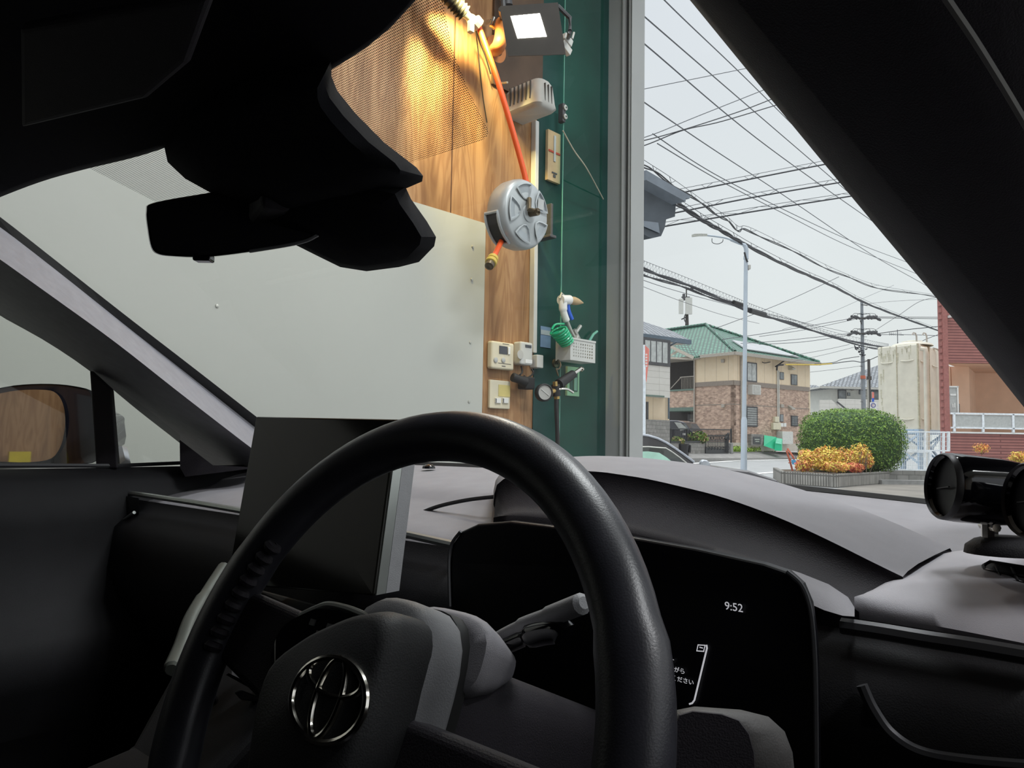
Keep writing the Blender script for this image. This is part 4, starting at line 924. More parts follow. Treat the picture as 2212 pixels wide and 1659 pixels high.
# ---- lower right trim by the knee
b = MB(); o_ = [(1440, 1560), (1455, 1535), (1500, 1526), (1600, 1533), (1660, 1548), (1695, 1580), (1712, 1625), (1722, 1720), (1440, 1720)]
o2_ = [(1580+(x-1580)*.90-14, 1640+(y-1640)*.94) for x, y in o_]; o3_ = [(1580+(x-1580)*.62-30, 1640+(y-1640)*.84) for x, y in o_]
b.rings([[P(x, y, .48) for x, y in o_], [P(x, y, .435) for x, y in o_], [P(x, y, .423) for x, y in o2_], [P(x, y, .418) for x, y in o3_]]); b.build('knee_panel', M['knee'], car, smooth=True, angle=60)
b = MB(); b.rings([[P(x, y, .424) for x, y in [(1580+(x-1580)*.66-32, 1640+(y-1640)*.93) for x, y in o_]], [P(x, y, .4165) for x, y in [(1580+(x-1580)*.62-34, 1640+(y-1640)*.9) for x, y in o_]]]); b.build('knee_panel_face', M['soft_black'], car, smooth=True, angle=40)
# ---- centre console below the screen
cc = MB(); cc.rings([[CC(.52, -.85, -.19), CC(.52, -.60, -.19), CC(.52, -.60, -.6), CC(.52, -.85, -.6)], [CC(.44, -.83, -.215), CC(.44, -.60, -.215), CC(.44, -.60, -.6), CC(.44, -.83, -.6)], [CC(.33, -.745, -.30), CC(.33, -.61, -.30), CC(.33, -.61, -.6), CC(.33, -.745, -.6)], [CC(-.6, -.75, -.42), CC(-.6, -.60, -.42), CC(-.6, -.60, -.7), CC(-.6, -.75, -.7)]]); con = cc.build('centre_console', M['dash_low'], car, bevel=.01)
def cpl(pts, d0, d1, name, mt, par=con, **k):
    b = MB(); b.rings([[P(x, y, d1) for x, y in pts], [P(x, y, d0) for x, y in pts]]); return b.build(name, mt, par, **k)
cpl([(548, 1356), (562, 1346), (652, 1385), (640, 1405), (540, 1370)], .70, .72, 'silver_strip', M['shroud'])
cpl([(530, 1372), (628, 1406), (590, 1430), (578, 1495), (500, 1462), (503, 1420)], .705, .725, 'grey_panel', M['pillar'])
cpl([(488, 1458), (494, 1454), (572, 1492), (568, 1502)], .695, .705, 'chrome_strip', M['chrome'])
b = MB(); b.rings([[P(450+22*s_*math.cos(t), 1512+16*s_*math.sin(t), .70-h) for t in [k*math.pi/8 for k in range(16)]] for s_, h in ((1, 0), (.95, .012), (.6, .02), (.1, .022))]); b.build('gloss_knob', M['gloss'], con, smooth=True)
cpl([(505, 1495), (520, 1490), (566, 1508), (555, 1516), (520, 1512)], .70, .715, 'small_switch', M['silver_dim'], bevel=.002)
b = MB(); b.tube(spline([P(485, 1226, .90), P(450, 1280, .86), P(415, 1340, .82), P(393, 1400, .79), P(372, 1448, .76)]), [.008]*10+[.0095]*22+[.007], 10); b.build('side_trim', M['side_trim'], con, smooth=True)
cpl([(556, 1330), (572, 1292), (590, 1296), (575, 1345)], .74, .76, 'side_button', M['silver_dim'], bevel=.002)
# ---- passenger air vent frame
vn = MB(); vn.rings([[PF(x, y, .592) for x, y in ((212, 1062), (300, 1076), (300, 1110), (240, 1150), (205, 1100))], [PF(x, y, .586) for x, y in ((212, 1062), (300, 1076), (300, 1110), (240, 1150), (205, 1100))]])
vv = vn.build('side_vent', M['gloss'], car)
b = MB(); b.tube([PF(x, y, .58) for x, y in ((208, 1062), (202, 1100), (237, 1145), (290, 1107))], .003, 8); b.build('vent_frame', M['silver'], vv, smooth=True)
# ---- camera housing behind mirror
up_o = [(716, 130), (716, 165), (728, 195), (765, 242), (830, 308), (900, 362), (914, 380), (912, 392), (875, 408), (790, 450), (600, 480), (500, 440), (445, 411), (400, 386), (362, 350), (355, 318), (400, 240), (560, 160)]
b = MB(); cxm, cym = 640, 300
b.rings([[WS(x, y, .004) for x, y in up_o], [WS(cxm+(x-cxm)*.995, y, .012) for x, y in up_o], [WS(cxm+(x-cxm)*.82, cym+(y-cym)*.84, .055) for x, y in up_o], [WS(cxm+(x-cxm)*.6, cym+(y-cym)*.65, .065) for x, y in up_o]])
hs = b.build('camera_housing', M['housing'], car, smooth=True, angle=50)
lo_o = [(876, 404), (888, 430), (922, 478), (942, 512), (938, 532), (905, 566), (862, 577), (792, 586), (735, 577), (692, 556), (620, 520), (560, 470), (640, 400), (760, 380)]
b = MB(); cxm, cym = 770, 480
b.rings([[WS(x, y, .004) for x, y in lo_o], [WS(x, y, .012) for x, y in lo_o], [WS(cxm+(x-cxm)*.86-8, cym+(y-cym)*.86+4, .05) for x, y in lo_o], [WS(cxm+(x-cxm)*.5, cym+(y-cym)*.5, .058) for x, y in lo_o]])
b.build('sensor_cover', M['housing'], hs, smooth=True, angle=35)
b = MB(); b.bar(WS(600, 420, .05), P(560, 470, .82), .03, .03); b.build('mirror_arm', M['soft_black'], hs, bevel=.008)
# ---- rear view mirror
mi = [(330, 438), (440, 418), (560, 400), (640, 386), (700, 376), (716, 380), (722, 405), (716, 450), (704, 488), (684, 512), (640, 528), (540, 545), (445, 556), (370, 554), (340, 549), (326, 535), (318, 495), (315, 455)]
mi = [(p.x, p.y) for p in spline([Vector((x, y, 0)) for x, y in mi], 4, closed=True)]
def MD(x): return .85 - (x-315)*.00026
b = MB(); cxm, cym = 520, 470
def mr_(s_, dx, dy, dd): return [P(cxm+(x-cxm)*s_+dx, cym+(y-cym)*s_+dy, MD(x)+dd) for x, y in mi]
b.rings([mr_(.55, 12, 0, .045), mr_(.88, 6, 0, .036), mr_(.99, 2, 0, .018), mr_(1, 0, 0, .004), mr_(.985, -1, 0, 0), mr_(.965, -2, -1, .001)])
rm = b.build('rear_view_mirror', M['gloss'], car, smooth=True, angle=60)
b = MB(); b.poly([p for p in mr_(.955, -3, -2, -.001)]); b.build('mirror_glass', mat('dim_mirror_glass', (.03, .03, .035), .05, 0., spec=.4, namt=0), rm)
b = MB(); b.tube(spline([P(x, y, MD(x)-.002) for x, y in ((700, 378), (716, 384), (720, 405), (713, 450), (702, 486), (682, 510), (640, 526), (540, 543))], 6), [.0026]*30+[.0018]*13, 6); b.build('mirror_rim', M['shroud'], rm, smooth=True)
b = MB(); b.box(P(440, 558, MD(440)+.01), (.02, .015, .008)); b.build('mirror_button', M['gloss'], rm, bevel=.002)
# ---- aftermarket gauge pods standing on the dash
def pod(cx_, cy_, d, rr_, label, grp='round gauge pods on the dash'):
    c = P(cx_, cy_, d); ax = Vector((.99, -.06, -.09)).normalized()
    foot = c+ax*.048-Zv*(rr_+.016)
    t = thing('gauge_pod', label, 'gauge', foot, grp)
    b = MB(); b.lathe(c, ax, [(.002, rr_*.9), (0, rr_*.97), (.003, rr_*1.03), (.01, rr_*1.05), (.04, rr_*1.03), (.06, rr_*.95), (.075, rr_*.8), (.085, rr_*.5), (.087, 0)], 48); b.build('pod_body', M['gloss'], t, smooth=True, angle=60)
    b = MB(); b.lathe(c, ax, [(-.001, rr_*.93), (-.003, rr_*.97), (-.001, rr_*1.02), (.002, rr_*1.03)], 48); b.build('bezel_ring', M['silver_dim'], t, smooth=True)
    b = MB(); b.lathe(c, ax, [(.004, rr_*.92), (.006, 0)], 40); dl_ = b.build('dial', M['display'], t)
    b = MB(); x = Zv.cross(ax).normalized(); b.bar(c+ax*.003-x*rr_*.1, c+ax*.003+x*rr_*.6-Zv*rr_*.1, .0015, .0008); b.build('needle', M['darkgrey'], dl_)
    b = MB(); p = c+ax*.035; b.tube([p-Zv*rr_*.95, p-Zv*(rr_+.012)], .006, 8); b.tube([p-Zv*(rr_+.002)-x*.01, p-Zv*(rr_+.002)+x*.01], .0035, 8); b.build('pivot', M['chrome'], t, smooth=True)
    b = MB(); b.rings([[foot+Zv*h+Vector((sx_*math.cos(k*math.pi/10), sy_*math.sin(k*math.pi/10), 0)) for k in range(20)] for h, sx_, sy_ in ((-.006, .032, .024), (.0, .031, .023), (.005, .024, .018), (.008, .014, .010))]); b.build('foot', M['soft_black'], t, smooth=True, angle=50)
pod(2038, 1050, .60, .0262, 'glossy black round gauge pod facing left on the dash, fully visible')
pod(2218, 1080, .53, .0262, 'glossy black round gauge pod cut off by right image edge')
# =================================================================== OUTDOORS
def gpt(px, py, z=0.): return onplane(px, py, Vector((0, 0, z)), Zv)
b = MB(); b.quad((-90, -30, -.01), (140, -30, -.01), (140, 200, -.01), (-90, 200, -.01)); g = b.build('ground', M['asphalt'], kind='structure')
def roadline(pts, name, label, z=.004):
    b = MB(); b.poly([gpt(x, y, z) for x, y in pts]); o = b.build(name, M['roadpaint']); tag(o, label, 'road marking'); return o
roadline([(1590, 1024.6), (1700, 1017.2), (1700, 1019.4), (1590, 1027.2)], 'road_marking', 'white line on asphalt between the lamp post foot and planter')
roadline([(1440, 1003.6), (1601, 993.6), (1740, 991.6), (1740, 993.0), (1601, 995.4), (1440, 1005.6)], 'road_marking', 'white line along the far side of the road below the kerb')
roadline([(1623, 992.2), (1632, 988.3), (1672, 987.6), (1680, 991.6)], 'painted_patch', 'small white painted patch at far kerb right of the lamp post', .012)
def D(px): return 38+(px-1400)*.056
b = MB(); b.poly([gpt(x, y, -.004) for x, y in ((1895, 1043), (2020, 1041), (2330, 1046), (2400, 1200), (1500, 1240), (1640, 1100), (1760, 1062))]); b.build('driveway_apron', M['apron'], kind='structure')
# pavement slope and kerb
b = MB(); xs = list(range(1340, 1800, 20))
kl = [P(x, 990.5-(x-1440)*.006, D(x)-2.4) for x in xs]; kb = [P(x, 980.5-(x-1440)*.01, D(x)) for x in xs]; kf = [P(x, 1058, D(x)) for x in xs]
b.loft([[Vector((p.x, p.y-.02, -.02)) for p in kl], kl, kb, [Vector((p.x, p.y+14, p.z+.05)) for p in kb]])
pv = b.build('pavement', M['pave'], kind='structure')
b = MB(); b.loft([[Vector((p.x, p.y-.16, -.02)) for p in kl], [p+Vector((0, -.15, .01)) for p in kl], [p+Vector((0, .0, .012)) for p in kl]]); b.build('kerb', M['kerb'], kind='structure')
# ------------------------------------------------------------- green roofed house
HC = Vector((15, 50, 0))
HR = Face(15, 50, .81, .59); HL = Face(15, 50, -.59, .81)
hs_ = thing('house', 'two storey house with green tiled roof and brown brick lower walls', 'house', (15, 50, .5))
zb = .55; zbelt0 = HR.sz(1590, 832)[1]; zbelt1 = HR.sz(1590, 822)[1]; ztop = HR.sz(1590, 767)[1]
aR = HR.sz(1748, 850)[0]; aL = HL.sz(1500, 850)[0]; aLL = HL.sz(1440, 850)[0]
def two(mbf, z0, z1, o=0.):   # right and left facade slabs
    HR.box(mbf, 0, aR, z0, z1, -.25, o); HL.box(mbf, 0, aL, z0, z1, -.25, o)
b = MB(); two(b, zb, zb+.55, .03); b.build('plinth', M['soffit'], hs_)
b = MB(); two(b, zb+.55, zbelt0); b.build('brick_wall', M['brick'], hs_)
b = MB(); two(b, zbelt0, zbelt1, .05); zm = zb+.55+(zbelt0-zb-.55)*.66; HR.box(b, 0, aR, zm, zm+.05, -.05, .012); HL.box(b, 0, aL, zm, zm+.05, -.05, .012); b.build('belt_trim', M['belt'], hs_)
b = MB(); two(b, zbelt1, ztop+.05, .01); b.build('upper_wall', M['siding_tan'], hs_)
b = MB(); q = HR.pt(aR, 0); b.box(q+HR.n*-3.4+Zv*(zb+ztop)/2, (.25, 6.8, ztop-zb), HR.u, HR.n, Zv); q = HL.pt(aL, 0); b.box(q+HL.n*-4.4+Zv*(zb+ztop)/2, (.2, 8.6, ztop-zb), HL.u, HL.n, Zv); b.build('side_wall', M['siding_tan'], hs_)
# recessed balcony wing
b = MB(); HL.box(b, aL, aLL+5, zb, ztop+.4, -2.2, -2.0); b.build('recess_wall', M['recess'], hs_)
zp0 = HL.sz(1470, 888)[1]; zp1 = HL.sz(1470, 841)[1]
b = MB(); HL.box(b, aL, aLL+.4, zp0+.25, zp1-.12, -.15, .0); bp_ = b.build('balcony_parapet', M['brick'], hs_)
b = MB(); HL.box(b, aL, aLL+.4, zp0, zp0+.26, -1.9, .04); HL.box(b, aL, aLL+.4, zp1-.12, zp1, -.18, .05); b.build('balcony_edge', M['balcony'], hs_)
b = MB()
for k in range(9): a = aL+.15+k*.14; b.bar(HL.pt(a, zp1, -.1), HL.pt(a, zp1+.9, -.1), .03)
b.bar(HL.pt(aL+.1, zp1+.9, -.1), HL.pt(aL+1.4, zp1+.9, -.1), .05); b.bar(HL.pt(aL+1.3, zp1+.9, -.1), HL.pt(aL+2.3, zp1+.1, -.1), .05); b.build('stair_rail', M['gutter'], hs_)
b = MB(); HL.rect(b, 1448, 893, 1466, 925, -1.98, -1.9, z0=zb); b.build('door', M['frame'], hs_)
b = MB()
for k in range(9): b.bar(HL.pt(aL+.2+k*.17, zb, -1.5), HL.pt(aL+.2+k*.17, zp0, -1.5), .03)
for k in range(12): b.bar(HL.pt(aL+.1, zb+.2*k, -1.5), HL.pt(aL+1.7, zb+.2*k, -1.5), .03)
b.build('lattice', M['gutter'], hs_)
# hip roof
E0 = HR.pt(-.55, 0, .55); E0.z = ztop+.12
RL = aR+1.1; E1 = E0+HR.u*RL; E2 = E0+HL.u*17; E3 = E2+HR.u*RL
A1 = P(1525, 702.5, 57.4); A2 = A1+HL.u*9
Zo = Vector((0, 0, ztop+.12)); E1.z = E2.z = E3.z = ztop+.12
b = MB(); b.poly([E0, E1, A1]); b.poly([E2, E0, A1, A2]); b.poly([E1, E3, A2, A1]); b.poly([E3, E2, A2]); rf = b.build('roof', M['greentile'], hs_)
b = MB(); b.poly([E0, E2, E3, E1]); b.build('soffit', M['soffit'], hs_)
b = MB(); b.tube(resample([E0+Zv*.04, A1+Zv*.04], 60), [.10+.03*(i % 2) for i in range(60)], 8); b.tube(resample([E1+Zv*.04, A1+Zv*.04], 60), [.10+.03*(i % 2) for i in range(60)], 8); b.tube([A1+Zv*.05, A2+Zv*.05], .15, 8); b.build('ridge_tiles', M['greentile'], rf, smooth=True)
b = MB(); b.bar(E0+HR.n*.05-Zv*.1-HR.u*.05, E1+HR.n*.05-Zv*.1, .14, .22); b.bar(E0+HL.n*.05-Zv*.1, E0+HL.u*(aL+.3)+HL.n*.05-Zv*.1, .14, .22); b.build('gutter', M['gutter'], hs_)
# solar panels on the right slope
rn = (E1-E0).cross(A1-E0).normalized()
if rn.z < 0: rn = -rn
b = MB(); so = [onplane(x, y, E0+rn*.12, rn) for x, y in ((1581, 734), (1661, 747), (1727, 771), (1612, 753.5))]
b.rings([[p-rn*.08 for p in so], so]); b.build('solar_panel', M['solar'], rf)
# small lower roof over the balcony
b = MB(); q = [P(1449, 745, 49.6), P(1486, 744, 51), P(1512, 769, 50), P(1497, 771, 49.2)]; b.rings([[p-Zv*.1 for p in q], q]); b.build('porch_roof', M['greentile'], hs_)
b = MB(); b.bar(P(1447, 748, 49.4), P(1498, 773, 49.1), .1, .2); b.bar(P(1449, 768, 49.5), P(1466, 757, 49.5), .1, .14); b.bar(P(1447, 773, 49.5), P(1497, 776, 49.3), .1, .12); b.build('porch_beam', M['soffit'], hs_)
def win(face, par, px0, py0, px1, py1, pane='pane', bars=0, mull=0, name='window', fr=.05, out=.06):
    b = MB(); a0, a1, z0, z1 = face.rect(b, px0, py0, px1, py1, -.02, out); f = b.build(name, M['frame'], par)
    b = MB(); e = (a1-a0)*.09
    if mull:
        for k in range(mull+1):
            w_ = (a1-a0-2*e)/(mull+1); face.box(b, a0+e+k*w_+e*.2, a0+e+(k+1)*w_-e*.2, z0+e*.8, z1-e*.8, out-.01, out+.005)
    else: face.box(b, a0+e, a1-e, z0+e, z1-e, out-.01, out+.005)
    b.build('pane', M[pane], f)
    if bars:
        b = MB()
        for k in range(bars): z = z0+(z1-z0)*(k+.5)/bars; face.box(b, a0, a1, z-.02, z+.02, out+.03, out+.06)
        b.build('bars', M['frame'], f)
    return f
win(HR, hs_, 1611, 783, 1634, 825, 'curtain', mull=1); win(HR, hs_, 1683, 804, 1692, 820); win(HR, hs_, 1707.5, 809, 1721, 832, mull=1)
win(HR, hs_, 1611, 878, 1635, 922, 'curtain', bars=9); win(HR, hs_, 1683.5, 895, 1691, 911); win(HR, hs_, 1708, 898, 1722, 921, bars=5, mull=1)
b = MB(); HR.rect(b, 1614, 832, 1632, 853, 0, .45); ac = b.build('air_conditioner', M['lightgrey'], hs_, bevel=.03)
b = MB(); HR.rect(b, 1616, 834, 1629, 850, .45, .47); b.build('grille', M['grey'], ac)
for (x, y) in ((1706, 795), (1705.5, 881)):
    b = MB(); s_, z_ = HR.sz(x, y); p = HR.pt
    b.hexa([p(s_-.2, z_-.15), p(s_+.2, z_-.15), p(s_+.2, z_-.12, .35), p(s_-.2, z_-.12, .35), p(s_-.2, z_+.18), p(s_+.2, z_+.18), p(s_+.2, z_-.06, .35), p(s_-.2, z_-.06, .35)]); b.build('vent_hood', M['galv'], hs_)
for pts in ((1668.5, 900, 1677.5, 912), (1665, 913, 1674, 928), (1673.5, 913, 1681.5, 928)):
    b = MB(); HR.rect(b, *pts, 0, .22); b.build('meter_box', M['cream'], hs_, bevel=.02)
for pts in ((1683, 914, 1688.5, 922), (1690, 914, 1695, 922)):
    b = MB(); HR.rect(b, *pts, 0, .15); b.build('meter_box', M['white'], hs_, bevel=.02)
b = MB(); HR.rect(b, 1677, 932, 1700, 959, .0, .5); b.build('utility_cabinet', M['cabinet'], hs_, bevel=.02)
b = MB()
for x in (1679.5, 1682.5): b.tube([HR.at(x, 800, .08), HR.at(x+.6, 930, .08)], .045, 6)
b.build('service_conduit', M['offwhite'], hs_)
b = MB(); b.tube(spline([HR.at(1675, 792, .2), HR.at(1690, 782, .3), HR.at(1694, 778, .2), HR.at(1686, 770, .1)]), .05, 5); b.tube(spline([HR.at(1678, 800, .3), HR.at(1680, 790, .4), HR.at(1692, 788, .4)]), .06, 5); b.tube(spline([HR.at(1646, 782, .1), HR.at(1652, 784, .2), HR.at(1664, 782, .1)]), .03, 5); b.build('service_cable', M['wire'], hs_)
b = MB(); b.tube([HR.at(1601, 770, .1), HR.at(1602.5, 962, .1)], .06, 8); b.tube([HL.at(1500, 776, .1), HL.at(1499.5, 925, .1)], .06, 8); b.tube([HL.at(1500, 776, .1), HL.at(1512, 774, .4)], .05, 8); b.build('downpipe', M['gutter'], hs_)
for (f_, x, y) in ((HL, 1563, 780), (HL, 1563.5, 877), (HR, 1687, 877)):
    b = MB(); f_.rect(b, x-3, y-3.5, x+3, y+3.5, 0, .15); b.build('wall_fixture', M['gutter'], hs_, bevel=.02)
b = MB(); HR.rect(b, 1615, 938, 1641, 962, .0, .3); pq = b.build('sign_stone', M['block'], hs_)
b = MB(); HR.rect(b, 1618.5, 943, 1634.5, 959, .3, .34); pl_ = b.build('name_plate', M['frame'], pq, bevel=.02)
b = MB()
for k, (x0, x1) in enumerate(((1621, 1631.5), (1622.5, 1631))): HR.rect(b, x0, 948+k*4.5, x1, 950+k*4.5, .345, .35)
b.build('plate_lettering', M['galv'], pl_)
b = MB(); b.tube([P(1697, 787.5, 52), P(1765, 788, 52), P(1797, 785.5, 53)], .045, 8); yc = b.build('yellow_cable_guard', M['yellow']); tag(yc, 'yellow insulating sleeve on the cable in front of house eave', 'cable guard')
# ------------------------------------------------------------- left house
lp = P(1440, 860, 41); LF = Face(lp.x, lp.y, .81, .59)
lh = thing('house', 'pale house with dark grey tiled eave partly behind the steel column', 'house', (lp.x, lp.y, .3))
zl0 = .3; zlt = LF.sz(1440, 742)[1]; zlm = LF.sz(1430, 857)[1]
b = MB(); LF.box(b, -8, LF.sz(1446, 850)[0], zl0, zlt, -.3, 0); b.build('wall', M['siding_tan'], lh)
b = MB(); LF.rect(b, 1340, 789, 1434, 857, 0, .45, z1=None); LF.box(b, -8, LF.sz(1434, 800, .4)[0], LF.sz(1410, 791)[1], zlt, 0, .40); b.build('bay_wall', M['siding_white'], lh)
b = MB(); s0, s1 = LF.sz(1380, 850)[0], LF.sz(1434, 857, .45)[0]; LF.box(b, -8, s1, zlm-.06, zlm+.02, .0, .5); b.build('bay_trim', M['balcony'], lh)
win(LF, lh, 1372, 733, 1433.5, 790, 'curtain', mull=3, out=.5)
b = MB(); LF.rect(b, 1434, 825, 1445.5, 833, 0, .06); b.build('red_band', M['redtrim'], lh)
b = MB(); LF.rect(b, 1395, 868, 1400, 906, -.02, .03, z0=zl0); b.build('door', M['frame'], lh)
b = MB(); b.tube([LF.at(1445, 745, .1), LF.at(1444.5, 905, .1)], .05, 6); b.tube([LF.at(1445, 748, .1), LF.at(1463, 738, 1.0)], .05, 6); b.build('downpipe', M['gutterblue'], lh)
e0 = P(1491, 735, 42.5); e1_ = e0-HR.u*14; t0 = P(1385, 693, 44.5); dn_ = (e0-e1_).normalized()
e2_ = e1_+ (t0-P(1385, 719, 38))*1.0
b = MB(); q = [e1_, e0, e0+Vector((-1.2, 3.5, 0.0)), P(1385, 693, 46)+dn_*0, e1_+Vector((-1.5, 6, 2.4))]
b.poly([e1_, e0, P(1455, 716, 45), P(1385, 693, 46), e1_+Vector((-2.6, 6.6, 2.9))]); rf2 = b.build('roof', M['greytile'], lh)
b = MB(); b.bar(e1_-Zv*.12, e0-Zv*.12, .2, .26); b.bar(e0-Zv*.12, P(1455, 722, 47), .12, .2); b.build('gutter', M['gutterblue'], lh)
b = MB(); b.poly([e0-Zv*.2, e1_-Zv*.2, e1_-Zv*.2+HR.n*-1.4, e0-Zv*.2+HR.n*-1.4]); b.build('soffit', M['soffit'], lh)
# ------------------------------------------------------------- street wall, fence, gate
def SF(px, py, dd=0.): return P(px, py, D(px)+dd)
def slab(pts, thick, name, mt, par=None, **k):
    b = MB(); off = Vector((-.3, thick, 0)); f = [SF(x, y) for x, y in pts]; b.rings([[p+off for p in f], f]); return b.build(name, mt, par, **k)
o = slab([(1396, 986), (1396, 906), (1447, 908), (1447, 984)], .3, 'block_wall', M['block']); tag(o, 'tall grey concrete block wall behind the parked car', 'wall')
o = slab([(1447, 984), (1447, 957), (1523, 957), (1523, 983)], .3, 'low_block_wall', M['block']); tag(o, 'low grey block wall under the black railing', 'wall')
rl = thing('iron_railing', 'black iron railing standing on the low block wall', 'railing', SF(1500, 957))
b = MB()
for k in range(48):
    x = 1449+k*130/47; y1 = 957 if x < 1523 else 940
    b.bar(SF(x, 926+(x-1449)*.02, .1), SF(x, y1, .1), .022)
b.build('bar', M['iron'], rl, kind='stuff')
b = MB(); b.bar(SF(1447, 926, .1), SF(1580, 928.5, .1), .06); b.bar(SF(1447, 955, .1), SF(1523, 954, .1), .10); b.build('rail', M['iron'], rl)
for x in (1448, 1483, 1579):
    b = MB(); b.bar(SF(x, 926, .1), SF(x, 980 if x > 1523 else 957, .1), .09); b.build('post', M['iron'], rl)
gt = thing('iron_gate', 'ornate black iron gate between the low wall and house corner', 'gate', SF(1550, 981, -.1))
b = MB()
for k in range(22): x = 1525+k*47/21; b.bar(SF(x, 939, -.1), SF(x, 979, -.1), .03)
for y in (941, 952, 955, 967, 978): b.bar(SF(1524, y, -.1), SF(1573, y, -.1), .05)
b.bar(SF(1524, 973, -.1), SF(1573, 976, -.1), .05, .35)
b.build('grille', M['iron'], gt)
b = MB()
for k in range(16):
    x = 1526+k*3.1; c = SF(x, 946+(k % 2)*22, -.12); b.tube([c+Vector((.09*math.cos(a), 0, .12*math.sin(a))) for a in [i*math.pi/5 for i in range(10)]], .018, 5, closed=True)
b.build('scrollwork', M['iron'], gt)
b = MB(); b.bar(SF(1571, 938, -.2), SF(1569, 977, -.2), .22, .18, Vector((1, 0, 0))); b.tube([SF(1566, 948, -.2), SF(1573, 937, -.2), SF(1574, 950, -.2)], .08, 6); b.build('latch_post', M['iron'], gt)
b = MB(); b.bar(SF(1576, 957), SF(1577, 981), .32); o = b.build('gate_post', M['concrete']); tag(o, 'short concrete post right of the iron gate', 'post')
# ------------------------------------------------------------- foliage
def leaves(mb, n, samp, sz, mats=(0,), flat=0.):
    for _ in range(n):
        c, nn = samp(); s_ = sz*random.uniform(.6, 1.4)
        nn = (nn + Vector((random.uniform(-.8, .8), random.uniform(-.8, .8), random.uniform(-.8, .8)))).normalized()
        t = nn.cross(Vector((random.uniform(-1, 1), random.uniform(-1, 1), random.uniform(-1, 1)))).normalized(); q = nn.cross(t)
        mb.k = random.choice(mats)
        mb.poly([c-t*s_, c-q*s_*.45, c+t*s_, c+q*s_*.45])
    mb.k = 0
def superell(c, rx, ry, rz, ex=2.6, jitter=.08, zmin=-1):
    def f():
        while True:
            v = Vector((random.gauss(0, 1), random.gauss(0, 1), random.gauss(0, 1)))
            if v.length < 1e-3: continue
            v.normalize()
            if v.z < zmin: continue
            k = (abs(v.x)**ex+abs(v.y)**ex+abs(v.z)**ex)**(-1/ex)*random.uniform(1-jitter, 1.02)
            lump = 1+.035*math.sin(v.x*9+v.z*7)*math.sin(v.y*8+v.z*5)
            return c+Vector((v.x*rx*k*lump, v.y*ry*k*lump, v.z*rz*k*lump)), v
    return f
def core(mb, c, rx, ry, rz, ex=2.6, s_=.9):
    rings = []
    for i in range(1, 12):
        th_ = math.pi*i/12; ring = []
        for j in range(20):
            ph = 2*math.pi*j/20; v = Vector((math.sin(th_)*math.cos(ph), math.sin(th_)*math.sin(ph), math.cos(th_))); k = (abs(v.x)**ex+abs(v.y)**ex+abs(v.z)**ex)**(-1/ex)*s_
            ring.append(c+Vector((v.x*rx*k, v.y*ry*k, v.z*rz*k)))
        rings.append(ring)
    mb.rings(rings)
hc = P(1838, 952, 23.6); hc.z = 1.25
hg = thing('clipped_bush', 'large rounded dark green clipped bush behind the stone planter', 'bush', (hc.x, hc.y, .3))
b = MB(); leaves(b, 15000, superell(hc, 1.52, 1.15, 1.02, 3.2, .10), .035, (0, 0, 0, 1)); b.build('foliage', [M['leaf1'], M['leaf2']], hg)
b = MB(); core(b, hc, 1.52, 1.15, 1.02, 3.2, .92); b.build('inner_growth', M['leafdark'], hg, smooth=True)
b = MB(); b.tube([Vector((hc.x, hc.y, 0)), Vector((hc.x, hc.y, .8))], .09, 8); b.build('trunk', M['bark'], hg)
ys = thing('yellow_shrub', 'low yellow and orange leaved shrub in the stone planter', 'shrub', P(1800, 1020, 21.6))
b = MB()
for (x, y, d, rx, rz, ms) in ((1750, 996, 21.3, .36, .30, (0, 0, 1)), (1785, 990, 21.5, .42, .38, (0, 0, 0, 1)), (1822, 992, 21.7, .38, .36, (0, 1)), (1858, 984, 22, .34, .38, (0, 0, 0, 1)), (1735, 1006, 21.2, .25, .18, (1, 2, 0)), (1800, 1008, 21.2, .5, .16, (1, 0)), (1845, 1010, 21.4, .3, .14, (1, 2)), (1872, 996, 22, .22, .22, (0, 1)), (1770, 982, 21.6, .2, .2, (0, 1)), (1740, 985, 21.5, .22, .22, (0, 0, 1))):
    leaves(b, int(2600*rx), superell(P(x, y, d), rx, rx*.8, rz, 2, .45), .038, ms)
b.build('foliage', [M['yl'], M['ol'], M['rl']], ys)
b = MB()
for k in range(40):
    x = random.uniform(1735, 1880); p = P(x, 1022, 21.6); p.z = .3; b.tube([p, p+Vector((random.uniform(-.25, .25), random.uniform(-.1, .3), random.uniform(.3, .75)))], .007, 4)
b.build('stem', M['bark'], ys, kind='stuff')
def tuft(px, py, d, rx, rz, n, mats, nm, label):
    b = MB(); c = P(px, py, d); leaves(b, n, superell(c, rx, rx*.8, rz, 2, .8), .04, mats)
    for k in range(14): b.k = 3; b.tube([Vector((c.x+random.uniform(-.05, .05), c.y, 0)), Vector((c.x, c.y, c.z-rz*1.1)), c+Vector((random.uniform(-rx, rx)*.8, random.uniform(-.2, .2), random.uniform(-rz, rz)*.8))], .006, 4)
    o = b.build(nm, [M['yl'], M['ol'], M['rl'], M['bark']]); tag(o, label, 'shrub'); return o
tuft(2120, 968, 25.6, .30, .20, 420, (1, 0, 1), 'dry_shrub', 'sparse orange brown shrub against the dark red wall')
tuft(2200, 988, 24.5, .34, .22, 700, (0, 0, 1), 'dry_shrub', 'pale yellow shrub above the gauge pod at the right edge')
tuft(1845, 1008, 20.9, .01, .01, 1, (0,), 'twig', 'small dry twig at the front edge of the planter') if False else None
